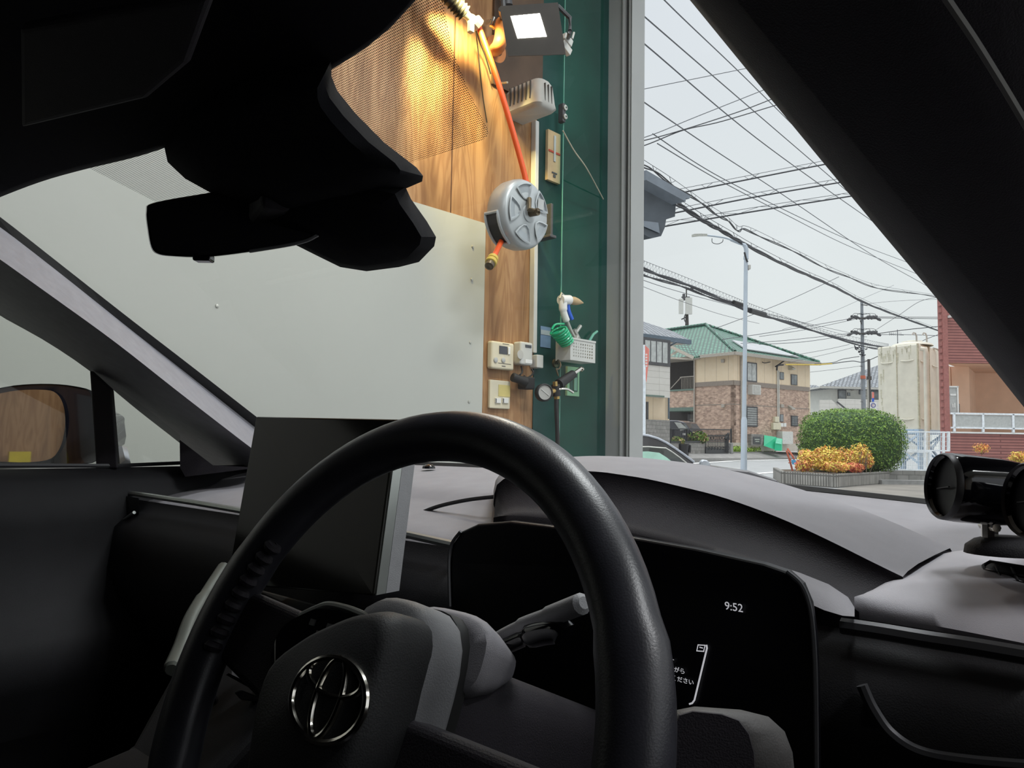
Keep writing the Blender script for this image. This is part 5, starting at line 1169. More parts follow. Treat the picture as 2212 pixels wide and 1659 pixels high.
# ------------------------------------------------------------- planter, kerbs
pt_ = thing('stone_planter', 'low grey fluted block planter holding the yellow shrub', 'planter', gpt(1805, 1052))
ptop = .352
cA = gpt(1696.5, 1018.5, ptop); cB = gpt(1805, 1025, ptop); cC = gpt(1922, 1018.5, ptop); bk_ = Vector((.2, 3.2, 0))
b = MB()
def wallseg(p, q, th_, z1, mb):
    d = (q-p).normalized(); nn = Vector((-d.y, d.x, 0))
    if nn.y < 0: nn = -nn
    f = [Vector((p.x, p.y, -.01)), Vector((q.x, q.y, -.01)), Vector((q.x, q.y, z1)), Vector((p.x, p.y, z1))]
    mb.rings([[v+nn*th_ for v in f], f])
wallseg(cA, cB, .14, ptop, b); wallseg(cB, cC, .14, ptop, b); wallseg(cA, cA+Vector((.9, 3.2, 0)), .12, ptop, b); b.build('block_edging', M['planterstone'], pt_)
b = MB(); b.poly([Vector((v.x, v.y, .29)) for v in (cA+Vector((.1, .1, 0)), cB+Vector((0, .1, 0)), cC+Vector((0, .1, 0)), cC+Vector((.2, 3.3, 0)), cA+Vector((.9, 3.2, 0)))]); b.build('soil', M['soil'], pt_)
b = MB(); wallseg(gpt(1905, 1046), gpt(2016, 1047), .3, .12, b); o = b.build('kerb_edge', M['concrete']); tag(o, 'low concrete kerb lying in front of the white fence', 'kerb')
b = MB(); fw = P(1922, 1016, 24.2); wallseg(Vector((fw.x-.2, 24.2, 0)), Vector((fw.x+5.5, 24.4, 0)), .2, .34, b); o = b.build('fence_wall', M['block']); tag(o, 'low dark block wall carrying the white mesh fence', 'wall')
# ------------------------------------------------------------- white mesh fence
wf = thing('mesh_fence', 'white wire mesh fence in two tiers below the ivory tank', 'fence', (fw.x+.8, 24.3, .34))
def panel(x0, x1, y0, y1, d, name, nv, nh):
    b = MB()
    for k in range(nv): x = x0+(x1-x0)*k/(nv-1); b.bar(P(x, y0, d), P(x, y1, d), .012)
    for k in range(nh): y = y0+(y1-y0)*k/(nh-1); b.bar(P(x0, y, d), P(x1, y+(x1-x0)*.017, d), .012)
    for y in (y0, y1): b.bar(P(x0, y, d), P(x1, y+(x1-x0)*.017, d), .045)
    b.build(name, M['fence'], wf)
panel(1936, 2050, 932, 972, 25.2, 'upper_panel', 26, 5); panel(1908, 2012, 975, 1014, 24.3, 'lower_panel', 26, 5)
for x, y0, y1, d in ((1941, 932, 1017, 25.2), (1998, 932, 1017, 25.2), (2038, 932, 1017, 25.2), (2049, 932, 975, 25.2), (1941, 974, 1019, 24.3), (2008, 974, 1019, 24.3)):
    b = MB(); b.bar(P(x, y0, d), P(x, y1, d), .07); b.build('post', M['fence'], wf)
# ------------------------------------------------------------- ivory water tank
tk = thing('water_tank', 'tall ivory panel water tank on a pale blue steel stand', 'tank', P(1985, 1005, 33))
T0, T1, T2 = P(1982, 742, 31.9), P(1896, 750, 33.4), P(2031, 757, 34.0)
zt1 = T0.z; zt0 = P(1984, 927, 31.9).z
def V(p, z): return Vector((p.x, p.y, z))
T3 = T1+T2-T0; T3.z = zt1
fc = [T0, T1, T3, T2]
def shr_(k): c = (T0+T1+T2+T3)/4; return [c+(p-c)*k for p in fc]
b = MB(); b.rings([[V(p, zt0) for p in shr_(1)], [V(p, zt1-.06) for p in shr_(1.0)], [V(p, zt1) for p in shr_(.98)], [V(p, zt1+.03) for p in shr_(.6)]]); b.build('tank_body', M['tank'], tk)
b = MB(); mid = (T0+T1)/2
FN = (T0-T3).normalized()
nF = (T1-T0).cross(Zv).normalized();
if nF.dot(T0) > 0: nF = -nF
nS = (T2-T0).cross(Zv).normalized()
if nS.dot(T0) > 0: nS = -nS
q = T0.lerp(T1, .52); b.bar(V(q, zt0)+nF*.02, V(q, zt1)+nF*.02, .03); q = T0.lerp(T2, .45); b.bar(V(q, zt0)+nS*.02, V(q, zt1)+nS*.02, .05)
b.bar(V(T0, zt0), V(T0, zt1), .07)
b.build('panel_joint', M['tankstain'], tk)
b = MB()
for (fa, fb, nn, zz) in ((.62, .92, nF, .80), (.1, .42, nF, .81), (.1, .4, nS, .8), (.6, .85, nS, .78), (.12, .44, nF, .12), (.1, .3, nS, .12)):
    A = T0.lerp(T1 if nn == nF else T2, fa); B_ = T0.lerp(T1 if nn == nF else T2, fb); z = zt0+(zt1-zt0)*zz
    b.tube(spline([V(A, z)+nn*.0, V(A.lerp(B_, .5), z-.03)+nn*.05, V(B_, z)+nn*0]), .03, 6)
b.build('pressed_rib', M['tank'], tk, smooth=True)
b = MB()
for k in range(34):
    t = random.random(); A = T0.lerp(T1, random.choice([random.uniform(.82, .99), random.uniform(.1, .9)])); z = zt1-random.uniform(0, .5) if t < .6 else random.uniform(zt0, zt1); h = random.uniform(.1, .6)
    if t > .6: A = T0.lerp(T1, random.uniform(.86, .97))
    w_ = random.uniform(.015, .05); A = V(A, z)+nF*.006; u_ = (T1-T0).normalized(); b.poly([A-u_*w_, A+u_*w_, A+u_*w_*.3-Zv*h, A-u_*w_*.4-Zv*h])
b.build('rust_streak', M['tankstain'], tk)
b = MB(); cT = (T0*.6+T2*.4+T1*.0); cT = (T0+T1+T2+T3)/4+(T0-T3)*.18; b.lathe(V(cT, zt1+.02), Zv, [(0, .85), (.08, .8), (.14, .6), (.14, .45), (.22, .42), (.26, .2), (.26, 0)], 24); b.build('roof_hatch', M['tank'], tk, smooth=True, angle=40)
b = MB()
for (x, y, d) in ((1980, 742, 32.5), (2002, 742, 33)): p = P(x, y, d); b.tube([p, p+Zv*.32, p+Zv*.46-Vector((.05, 0, 0)), p+Zv*.48-Vector((.13, 0, 0)), p+Zv*.38-Vector((.19, 0, 0))], .035, 6)
b.build('breather_pipe', M['grey'], tk)
b = MB(); b.tube([P(1988, 753, 31.7), P(1999, 755, 31.6), P(2000.5, 765, 31.6), P(2003, 932, 31.6), P(2004, 1010, 31.6)], [.1, .12, .11, .11, .1], 10); b.build('overflow_pipe', M['tank'], tk, smooth=True)
b = MB(); b.tube(spline([P(2016, 752, 33.3), P(2028, 757, 33.5), P(2031, 775, 33.5), P(2035, 930, 33.5)]), .04, 6); b.tube([P(2036, 800, 33.9), P(2038, 1000, 33.9)], .05, 6); b.build('side_pipe', M['grey'], tk)
b = MB()
for p in fc: b.bar(V(p, 0), V(p, zt0), .16)
for i in range(4): b.bar(V(fc[i], zt0-.1), V(fc[(i+1) % 4], zt0-.1), .12, .2); b.bar(V(fc[i], .35), V(fc[(i+1) % 4], zt0-.2), .08); b.bar(V(fc[(i+1) % 4], .35), V(fc[i], zt0-.2), .08)
b.bar(V(T0.lerp(T1, .5), 0), V(T0.lerp(T1, .5), zt0), .14)
b.build('stand', M['steelblue'], tk)
# ------------------------------------------------------------- red tiled building on the right
rbp = P(2040, 900, 28.2); RB = Face(rbp.x, rbp.y, 1, -.02)
rb = thing('apartment_building', 'dark red tiled building with a salmon recess at the right edge', 'building', (rbp.x, rbp.y, 0))
zs = RB.sz(2100, 784)[1]; zr = RB.sz(2100, 933)[1]; zt2 = RB.sz(2100, 893)[1]
b = MB(); RB.box(b, .18, 9, zs, 12, -.25, 0); b.build('upper_wall', M['redtile'], rb)
b = MB(); RB.box(b, 0, .2, 0, 12, -.3, .02)
for k in range(44): RB.box(b, -.05, .0, .3+k*.26, .3+k*.26+.16, -.2, .0)
b.build('tile_corner', M['redtrim'], rb)
b = MB(); RB.box(b, .2, 9, 0.45, zr-.06, -.2, 0); b.build('lower_wall', M['redtile'], rb)
b = MB(); RB.box(b, -.1, 9, 0, .46, -.2, .15); b.build('footing', M['concrete'], rb)
b = MB(); RB.box(b, .2, 9, zr-.06, zr, -.25, .06); b.build('coping', M['white'], rb)
b = MB(); RB.box(b, 1.1, 1.8, .4, zs, -1.5, -1.4)
b.poly([RB.pt(.2, .4, -.2), RB.pt(1.1, .4, -1.45), RB.pt(1.1, zs, -1.45), RB.pt(.2, zs, -.2)]); b.poly([RB.pt(1.8, .4, -1.45), RB.pt(3.6, .4, -4), RB.pt(3.6, zs, -4), RB.pt(1.8, zs, -1.45)]); b.poly([RB.pt(3.6, .4, -4), RB.pt(9, .4, -4), RB.pt(9, zs, -4), RB.pt(3.6, zs, -4)])
b.poly([RB.pt(.2, zs, -.25), RB.pt(9, zs, -.25), RB.pt(9, zs, -4), RB.pt(3.6, zs, -4)]); b.build('recess_wall', M['pinkwall'], rb)
b = MB(); b.poly([RB.pt(.2, zr-.2, -.2), RB.pt(9, zr-.2, -.2), RB.pt(9, zr-.2, -4), RB.pt(3.6, zr-.2, -4)]); b.build('balcony_floor', M['concrete'], rb)
b = MB(); a0, a1, z0_, z1_ = RB.rect(b, 2053, 834, 2077, 892, -.45, -.22); mb_ = b.build('meter_cabinet', M['frosted'], rb, bevel=.02)
b = MB(); RB.rect(b, 2051, 834, 2054, 892, -.22, -.18); RB.rect(b, 2074, 834, 2077, 892, -.22, -.18); RB.rect(b, 2051, 833, 2077, 836, -.22, -.18); b.build('frame', M['white'], mb_)
b = MB(); RB.rect(b, 2059, 850, 2072, 854, -.22, -.2); RB.rect(b, 2064, 872, 2066, 880, -.22, -.2); RB.rect(b, 2068, 870, 2070, 880, -.22, -.2); b.build('notice', M['white'], mb_)
b = MB(); RB.rect(b, 2078, 868, 2090, 890, -1.3, -.9); b.build('glass_block', M['frosted'], rb)
b = MB(); RB.rect(b, 2091, 870, 2103, 890, -1.3, -.9); b.build('post_box', M['frame'], rb)
b = MB(); RB.rect(b, 2047, 682, 2052, 687, 0, .3); b.build('wall_light', M['white'], rb)
rr_ = MB(); 
b = MB(); RB.box(b, .2, 9, zt2-.05, zt2+.02, .0, .08); RB.box(b, .2, 9, zr+.12, zr+.18, .0, .08); b.build('top_rail', M['fence'], rb)
s_ = [RB.sz(x, 900)[0] for x in (2059, 2121, 2186)]+[RB.sz(2250, 900)[0], RB.sz(2315, 900)[0]]
for a in s_:
    b = MB(); RB.box(b, a-.04, a+.04, zr, zt2, .0, .08); b.build('rail_post', M['fence'], rb)
for a, c in zip(s_, s_[1:]):
    b = MB(); RB.box(b, a+.05, c-.05, zr+.18, zt2-.06, .03, .045); b.build('rail_panel', M['frosted'], rb)
# ------------------------------------------------------------- far houses
fp = P(1830, 860, 72); FH = Face(fp.x, fp.y, 1, .15)
fh = thing('house', 'distant white house with grey tiled roof behind the utility pole', 'house', (fp.x, fp.y, 0))
zft = FH.sz(1830, 834)[1]
b = MB(); FH.box(b, FH.sz(1795, 850)[0], 9, 0, zft, -6, 0); b.build('wall', M['offwhite'], fh)
b = MB(); ea = P(1771, 834, 71); eb = P(1935, 838, 71); ra = P(1905, 786, 76); rb_ = P(1990, 788, 76)
b.poly([ea, eb, rb_, ra]); b.poly([ea, ra, P(1790, 830, 80)]); b.poly([ea-Zv*.2, eb-Zv*.2, eb+Vector((0, 8, -.2)), ea+Vector((0, 8, -.2))]); b.build('roof', M['greytile'], fh)
b = MB(); b.bar(ea-Zv*.1, eb-Zv*.1, .15, .2); b.build('gutter', M['grey'], fh)
win(FH, fh, 1809.5, 842, 1827.5, 864, 'pane', name='door'); win(FH, fh, 1880, 841, 1898, 864, 'pane', name='door'); win(FH, fh, 1855, 841, 1860, 852); win(FH, fh, 1830, 848, 1836, 855)
b = MB(); FH.rect(b, 1838, 836, 1848, 844, 0, .5); b.build('air_conditioner', M['grey'], fh)
b = MB(); FH.rect(b, 1797, 864, 1900, 905, 1.0, 1.2); b.poly([FH.at(1770, 864, 1.8), FH.at(1797, 864, 1.8), FH.at(1826, 890, 1.8), FH.at(1826, 915, 1.8), FH.at(1770, 915, 1.8)]); b.build('stair_wall', M['siding_white'], fh)
b = MB(); b.bar(FH.at(1808, 868, 1.9), FH.at(1828, 884, 1.9), .12); b.build('handrail', M['frame'], fh)
gp_ = P(1770, 860, 85); GH = Face(gp_.x, gp_.y, 1, .1)
gh = thing('building', 'distant blue grey building with a lime green band', 'building', (gp_.x, gp_.y, 0))
b = MB(); GH.rect(b, 1735, 848, 1796, 930, -4, 0, z0=0); b.build('wall', M['bluegrey'], gh)
b = MB(); b.poly([P(1730, 849, 84), P(1797, 849, 84), P(1762, 832, 88), P(1735, 831, 88)]); b.poly([P(1797, 849, 84), P(1797, 847, 92), P(1762, 832, 88)]); b.build('roof', M['greytile'], gh)
b = MB(); GH.rect(b, 1735, 876, 1770, 888.5, .02, .2); ls = b.build('lime_band', M['lime'], gh)
b = MB(); GH.rect(b, 1751, 880, 1753, 885, .2, .25); GH.rect(b, 1754.5, 879, 1756.5, 885, .2, .25); b.build('sign_mark', M['greenbox'], ls)
# ------------------------------------------------------------- street lamp
sl = thing('street_lamp', 'tall pale steel street lamp with a curved arm on the roadside', 'street lamp', gpt(1607, 1031))
d_ = 25.
b = MB(); p0 = gpt(1606.5, 1031); d_ = p0.y; pm = P(1607.5, 908, d_); b.tube([p0, pm, pm+Zv*.12], [.105, .100, .07], 16); b.tube([pm+Zv*.1, P(1611.5, 545, d_)], [.072, .066], 16); b.lathe(P(1611.5, 560, d_), Zv, [(0, .07), (.0, .085), (.1, .085), (.1, .07)], 16); b.build('pole', M['polegrey'], sl, smooth=True, angle=50)
b = MB(); b.tube(spline([P(1611.5, 560, d_), P(1612, 540, d_), P(1608, 530, d_), P(1596, 525, d_), P(1570, 515, d_), P(1548, 511, d_), P(1526, 508.5, d_)]), [.075]*12+[.07]*6+[.05]*12+[.03]*7, 12); b.build('arm', M['polegrey'], sl, smooth=True)
b = MB(); b.rings([[P(x, y+dy, d_+dd) for x, y, dd in ((1494, 507, 0), (1500, 505, -.14), (1514, 504.5, -.16), (1528, 505, -.08), (1528, 505, .08), (1514, 504.5, .16), (1500, 505, .14))] for dy in (5.5, 3, 0)]); b.build('lamp_head', M['galv'], sl)
b = MB(); b.tube(spline([P(1538, 515, d_), P(1539, 524, d_), P(1550, 527, d_), P(1560, 523, d_), P(1562, 517, d_)]), .012, 5); b.build('loose_cable', M['wire'], sl)
b = MB(); b.box(P(1618.5, 577, d_), (.08, .08, .14)); b.bar(P(1609, 582, d_), P(1618, 583, d_), .03); b.build('camera_box', M['grey'], sl)
b = MB(); b.tube([P(1608, 545, d_-.09), P(1612, 560, d_-.09), P(1615, 566, d_-.09)], .03, 6); b.build('cable_clamp', M['iron'], sl)
# ------------------------------------------------------------- white post with red banner
wp = thing('banner_post', 'white post with a faded red and white banner near the column', 'sign', gpt(1392, 1040))
dq = gpt(1392, 1040).y
b = MB(); b.tube([gpt(1391, 1040), P(1391.5, 790, dq)], .045, 10); b.tube([P(1391.5, 790, dq), P(1391, 745, dq)], .03, 8); b.build('post', M['whitepole'], wp)
b = MB(); q = [P(1391.5, 744, dq), P(1402, 754, dq+.25), P(1401, 782, dq+.25), P(1396, 826, dq+.1), P(1391.5, 800, dq)]; b.rings([[p+Vector((.01, .02, 0)) for p in q], q]); bn = b.build('banner', M['redcloth'], wp)
b = MB()
for k in range(5): c = P(1396.5, 766+k*6.2, dq-.05); b.bar(c-Vector((.025, .0, 0)), c+Vector((.035, .08, .01)), .012, .03); b.bar(c+Vector((0, .0, -.03)), c+Vector((.0, .0, .03)), .012)
b.build('banner_lettering', M['white'], bn)
# ------------------------------------------------------------- parked car
pc_ = thing('parked_car', 'dark parked car with mint green window reflections outside the garage', 'car', (1.9, 11.2, 0))
dC = 10.3; wC = 1.7
def pr(pts, y0, y1, mb, sc=1.0):
    c = Vector((sum(p[0] for p in pts)/len(pts), 0, sum(p[1] for p in pts)/len(pts)))
    mb.rings([[Vector((x, y1, z)) for x, z in pts], [Vector((x, y0, z)) for x, z in pts]])
def cz(px, py, dd=0.): p = P(px, py, dC+dd); return (p.x, p.z)
roofp = [(-.55, .86), (-.3, 1.15), (.3, 1.26), (1.0, 1.30)] + [cz(*q) for q in ((1382, 939.5), (1402, 942), (1422, 948), (1440, 957), (1460, 970), (1480, 984), (1500, 999))]
lastx, lastz = roofp[-1]
body = [(-.9, .35), (-.95, .7), (-.8, .88)] + [(-.55, .90), (lastx+.1, lastz-.04), (lastx+.75, .80), (lastx+1.15, .68), (lastx+1.25, .5), (lastx+1.2, .3)]
b = MB(); pr(body, dC-.03, dC+wC, b); b.build('body', M['carpaint'], pc_, bevel=.05)
b = MB()
pr(roofp+[(lastx, .86), (-.5, .86)], dC+.04, dC+wC-.08, b)
gh_ = b.build('cabin', M['carpaint'], pc_, bevel=.02)
b = MB(); b.tube([Vector((x, dC+.02, z+.005)) for x, z in roofp], .018, 8); b.build('roof_rail', M['carroof'], pc_, smooth=True)
b = MB(); wn = [cz(*q) for q in ((1352, 966), (1400, 965), (1438, 968), (1450, 975), (1468, 988), (1484, 1001), (1352, 1003))]
pr(wn, dC+.0, dC+.035, b); sw_ = b.build('side_window', M['carglass'], pc_)
b = MB(); pr([cz(*q) for q in ((1352, 974), (1405, 975), (1425, 980), (1455, 1000), (1352, 1002))], dC+.005, dC+.006, b) if False else None
b = MB(); b.poly([Vector((x, dC-.004, z)) for x, z in [cz(*q) for q in ((1352, 976), (1400, 975), (1424, 978), (1440, 988), (1455, 1000), (1352, 1003))]]); b.build('painted_reflection', M['mintglass'], sw_, label='mint green reflection area of the window')  # flat mint sheet painted on as the window's reflection
b = MB(); b.tube([Vector((x, dC-.005, z)) for x, z in wn[:6]], .010, 6); b.build('window_trim', M['galv'], pc_)
b = MB(); c = P(1522, 1001, dC-.16); b.rings([[c+Vector((x*s_, -.05+.1*k, z*s_)) for x, z in ((-.075, -.05), (-.06, .03), (-.03, .055), (.03, .045), (.075, .0), (.08, -.05))] for k, s_ in ((0, .8), (.3, 1), (.8, 1), (1, .8))]); b.build('side_mirror', M['carroof'], pc_, bevel=.01)
for wx in (-.25, lastx+.45):
    b = MB(); b.lathe(Vector((wx, dC-.05, .32)), Vector((0, 1, 0)), [(0, .18), (0, .30), (.03, .32), (.2, .32), (.22, .3)], 28); b.build('wheel', M['black'], pc_, smooth=True)
# ------------------------------------------------------------- black minivan in the driveway
mv = thing('minivan', 'black minivan parked in the driveway behind the railing', 'car', P(1470, 960, 45))
dV = 44.5
def vz(px, py, d=dV): return P(px, py, d)
b = MB(); prf = [(1425, 985), (1425, 912), (1440, 907.5), (1462, 908), (1478, 912), (1488, 925), (1496, 933), (1500, 945), (1500, 985)]
b.rings([[vz(x, y)+Vector((1.1, 1.5, 0)) for x, y in prf], [vz(x, y) for x, y in prf]]); b.build('body', M['vanpaint'], mv, bevel=.08)
b = MB(); b.poly([vz(x, y)-Vector((0, .03, 0)) for x, y in ((1456, 912), (1470, 913), (1484, 926), (1470, 931))]); b.build('windscreen', M['curtain'], mv)
b = MB(); b.poly([vz(x, y)-Vector((0, .03, 0)) for x, y in ((1474, 914), (1480, 916), (1489, 929), (1486, 930))]); b.build('side_glass', M['pane'], mv)
b = MB(); b.box(vz(1480, 938), (.3, .1, .12)); b.build('headlamp', M['white'], mv)
# shrubs behind railing
for (x, y, rx, rz, lb) in ((1505, 946, .7, .42, 'green shrub behind the railing in front of the minivan'), (1462, 953, .45, .25, 'small green shrub on the low wall beside block wall')):
    b = MB(); c = P(x, y, D(x)+.7); leaves(b, 900, superell(c, rx, .4, rz, 2, .5), .09, (0, 1, 2)); b.k = 0; b.tube([c-Zv*rz*1.2, c], .05, 5)
    o = b.build('shrub', [M['leaf1'], M['leaf2'], M['paper']]); tag(o, lb, 'shrub')
# black bag bin
bb = thing('waste_bag', 'black bin bag slumped against the low block wall', 'bag', SF(1477, 983, -.5))
b = MB(); rg = []
for (y, w_) in ((984, 10.5), (975, 12), (966, 13), (961, 14), (959, 12)): rg.append([P(1477+w_*math.cos(t)*(1+.08*math.sin(5*t+y)), y+1.2*math.sin(3*t), D(1477)-.5+.3*math.sin(t)) for t in [k*math.pi/8 for k in range(16)]])
b.rings(rg); b.build('bag_body', M['bagblack'], bb, smooth=True)
b = MB(); b.tube([P(1486, 961, D(1477)-.6), P(1491, 962, D(1477)-.6), P(1490, 978, D(1477)-.6)], .06, 6); b.build('bag_tie', M['bagblack'], bb)
# planting bed + green refuse box
b = MB(); slab_ = [SF(1582, 982), SF(1582, 976), SF(1680, 976), SF(1680, 982)]; b.rings([[p+Vector((-.3, .25, 0)) for p in slab_], slab_]); o = b.build('bed_edging', M['kerb']); tag(o, 'low brown edging of the planting bed before the house', 'edging')
b = MB()
for k in range(13):
    x = 1586+k*7; leaves(b, 170, superell(P(x, 971-(k % 2)*1.5+(3 if k in (4, 5) else 0), D(x)+.5), .28, .3, .22, 2, .6), .07, (0, 0, 1))
b.tube([P(1584, 977, D(1584)+.4), P(1670, 977, D(1670)+.4)], .05, 5)
o = b.build('groundcover', [M['grass'], M['leaf2']], kind='stuff'); tag(o, 'bright green groundcover plants along the foot of the brick wall', 'plants')
gb = thing('refuse_box', 'bright green plastic refuse box with sloping lid beside the cabinet', 'refuse box', SF(1670, 975, .3))
def gbp(x, y, dd=0.): return P(x, y, 51.2+dd)
b = MB(); b.rings([[gbp(1650, 961, .8), gbp(1650, 941, .8), gbp(1676, 945, .8), gbp(1676, 970, .6)], [gbp(1650, 963), gbp(1650.5, 940, .5), gbp(1677, 944, .3), gbp(1677, 972)]]); b.rings([[gbp(1675, 972, 1), gbp(1675, 945, 1), gbp(1690, 948, 1), gbp(1690, 973, 1)], [gbp(1673, 973, -.1), gbp(1674, 953, -.1), gbp(1688, 957, -.1), gbp(1688, 974, -.1)]]); b.build('box_body', M['greenbox'], gb)
b = MB(); b.rings([[gbp(1675, 957, -.02), gbp(1678, 946, .1), gbp(1688.5, 947.5, .1), gbp(1688.5, 959, -.02)], [gbp(1675, 957.5, -.15), gbp(1678, 946, .0), gbp(1688.5, 947.5, 0), gbp(1688.5, 959.5, -.15)]]); b.build('lid', M['greenboxlight'], gb)
# rusty bars with blue pad beside the planter
rbk = thing('broken_barrier', 'rusty red folding frame with a light blue pad beside the shrub', 'barrier', gpt(1711, 1018, .352))
b = MB(); b.tube([P(1712, 1017, 22.3), P(1706, 995, 22.3), P(1699, 973, 22.3)], .028, 6); b.tube([P(1722, 1010, 22.1), P(1712, 985, 22.1), P(1701, 969, 22.2)], .03, 6); b.tube([P(1700, 984, 22.2), P(1716, 1001, 22.2)], .015, 5); b.tube([P(1703, 1000, 22.2), P(1718, 996, 22.2)], .015, 5); b.build('frame', M['redrust'], rbk)
b = MB(); b.rings([[P(x, y, 22.15) for x, y in ((1709, 994), (1716, 992), (1721, 998), (1718, 1004), (1711, 1003))], [P(x, y, 22.0) for x, y in ((1709, 994), (1716, 992), (1721, 998), (1718, 1004), (1711, 1003))]]); b.build('pad', M['bluepad'], rbk)
# ------------------------------------------------------------- lean-to eave beside the column
nb = thing('neighbouring_shed', 'dark blue grey roof eave corner jutting out beside the steel column', 'roof', GW.pt(1.6, 0, -2.0))
dE = 5.2
def EP(x, y, k=0.): return P(x, y, dE)-gn*k
b = MB(); sh_ = [(1385, 400), (1460, 441), (1458, 468), (1439, 474), (1436, 492), (1428, 510), (1407, 515), (1385, 503)]
b.rings([[EP(x, y, 1.6) for x, y in sh_], [EP(x, y) for x, y in sh_]]); b.build('eave_box', M['eave'], nb)
b = MB(); gt_ = [(1385, 376), (1479, 431), (1477, 437), (1469, 436), (1469, 443), (1385, 397)]
b.rings([[EP(x, y, 1.7)+Zv*.0 for x, y in gt_], [p-Vector((0, .06, 0)) for p in [EP(x, y, -.03) for x, y in gt_]]]); b.build('gutter', M['eave_light'], nb)
b = MB(); b.poly([EP(x, y, -.02) for x, y in ((1385, 478), (1417, 482), (1420, 505), (1385, 490))]); b.build('soffit_patch', M['eave_light'], nb)
b = MB(); GW.box(b, 1.0, 2.55, 0, 2.75, -3.4, -1.35); b.build('wall', M['offwhite'], nb)
b = MB(); b.hexa([GW.pt(.9, 2.7, -1.2), GW.pt(2.6, 2.7, -1.2), GW.pt(2.6, 2.7, -3.5), GW.pt(.9, 2.7, -3.5), GW.pt(.9, 3.0, -1.2), GW.pt(2.6, 3.0, -1.2), GW.pt(2.6, 3.3, -3.5), GW.pt(.9, 3.3, -3.5)]); b.build('roof_slab', M['eave'], nb)
# ------------------------------------------------------------- antenna pole behind green house
an = thing('cell_antenna_pole', 'distant pole with two grey antenna panels above green roof', 'antenna', gpt(1484, 990))
dA = 80
b = MB(); q = P(1484, 620, dA); b.tube([Vector((q.x, dA, 0)), Vector((q.x, dA, P(1484, 700, dA).z)), Vector((q.x, dA, P(1484, 676, dA).z))], [.22, .2, .16], 8); b.tube([P(1483.5, 680, dA), P(1482.5, 620, dA)], .07, 6); b.build('pole', M['poledark'], an)
for (x0, x1, y0, y1) in ((1466.5, 1475.5, 646, 678), (1481, 1494.5, 643, 679)):
    b = MB(); A, C = P(x0, y0, dA-.4), P(x1, y1, dA-.4); b.box((A+C)/2, (C.x-A.x, .3, A.z-C.z)); b.build('antenna_panel', M['lightgrey'], an)
b = MB(); b.bar(P(1472, 642, dA), P(1490, 642, dA), .12); b.bar(P(1472, 690, dA), P(1484, 684, dA), .12); b.box(P(1477, 642, dA), (.25, .3, .7)); b.box(P(1494, 625, dA), (.3, .3, .3)); b.bar(P(1483, 625, dA), P(1494, 625, dA), .15); b.tube(spline([P(1483, 700, dA-.3), P(1478, 688, dA-.3), P(1482, 676, dA-.3)]), .06, 5); b.build('bracket', M['darkgrey'], an)
# ------------------------------------------------------------- utility pole
up = thing('utility_pole', 'tall grey concrete utility pole with two crossarms of insulators', 'utility pole', gpt(1864, 1000))
dU = 56
q = P(1864, 800, dU)
def UP(x, y, dd=0.): return P(x, y, dU+dd)
b = MB(); b.tube([Vector((q.x, dU, 0)), Vector((q.x, dU, UP(1864, 652).z))], [.20, .10], 12); b.build('pole', M['poleconc'], up, smooth=True)
b = MB(); b.tube([Vector((q.x, dU, UP(0, 786).z)), Vector((q.x, dU, UP(0, 779).z))], .185, 12); b.build('red_band', M['redrust'], up)
for yb in (686, 719):
    b = MB(); b.bar(UP(1838, yb+1, -.2), UP(1896, yb+2, -.2), .10); arm = b.build('crossarm', M['poledark'], up)
    for x in (1838, 1846, 1853, 1872, 1880, 1887, 1895):
        b = MB(); b.lathe(UP(x, yb+(2 if x in (1838, 1895) else 0), -.2), Vector((.7 if x > 1864 else -.7, 0, -.35 if x in (1838, 1895) else .3)), [(-.25, .05), (-.2, .10), (0, .09), (.1, .12), (.3, .08)], 8); b.build('insulator', M['darkgrey'], arm)
    b = MB()
    for x in (1840, 1850, 1876, 1888): b.tube(spline([UP(x, yb, -.2), UP(x+3, yb-7, -.3), UP(x+9 if x < 1864 else x-9, yb-9, -.3), UP(1864, yb-6, -.2)]), .02, 4)
    b.build('jumper_wire', M['wire'], arm)
b = MB(); b.bar(UP(1858, 692, -.1), UP(1861, 700, -.1), .05); b.bar(UP(1861, 658, -.1), UP(1874, 660, -.1), .05); b.build('brace', M['poledark'], up)
b = MB()
for k in range(26): x, y = random.uniform(1848, 1870), random.uniform(750, 768); b.tube([UP(x, y, -.3), UP(x+random.uniform(-6, 6), y+random.uniform(-5, 5), -.3)], .04, 4)
b.build('terminal_fittings', M['wire'], up)
b = MB()
for k in range(18): zz = UP(0, 900).z+.45*k; b.bar(Vector((q.x-(.3 if k % 2 else 0), dU-.1, zz)), Vector((q.x+(0 if k % 2 else .3), dU-.1, zz)), .025)
b.build('step_bolts', M['poledark'], up)
b = MB(); q2 = P(1877, 800, 50); b.tube([Vector((q2.x, 50, 0)), Vector((q2.x, 50, P(1875, 776, 50).z))], [.11, .09], 10); b.box(P(1877.5, 817, 49.8), (.25, .2, .25)); o = b.build('service_pole', M['poledark']); tag(o, 'short dark pole just right of the concrete utility pole', 'pole')
b = MB(); q2 = P(1874, 800, 49); b.tube([Vector((q2.x, 49, 0)), Vector((q2.x, 49, P(1875, 820, 49).z))], .05, 8); o = b.build('thin_pole', M['galv']); tag(o, 'thin pale steel pole in front of the short dark pole', 'pole')
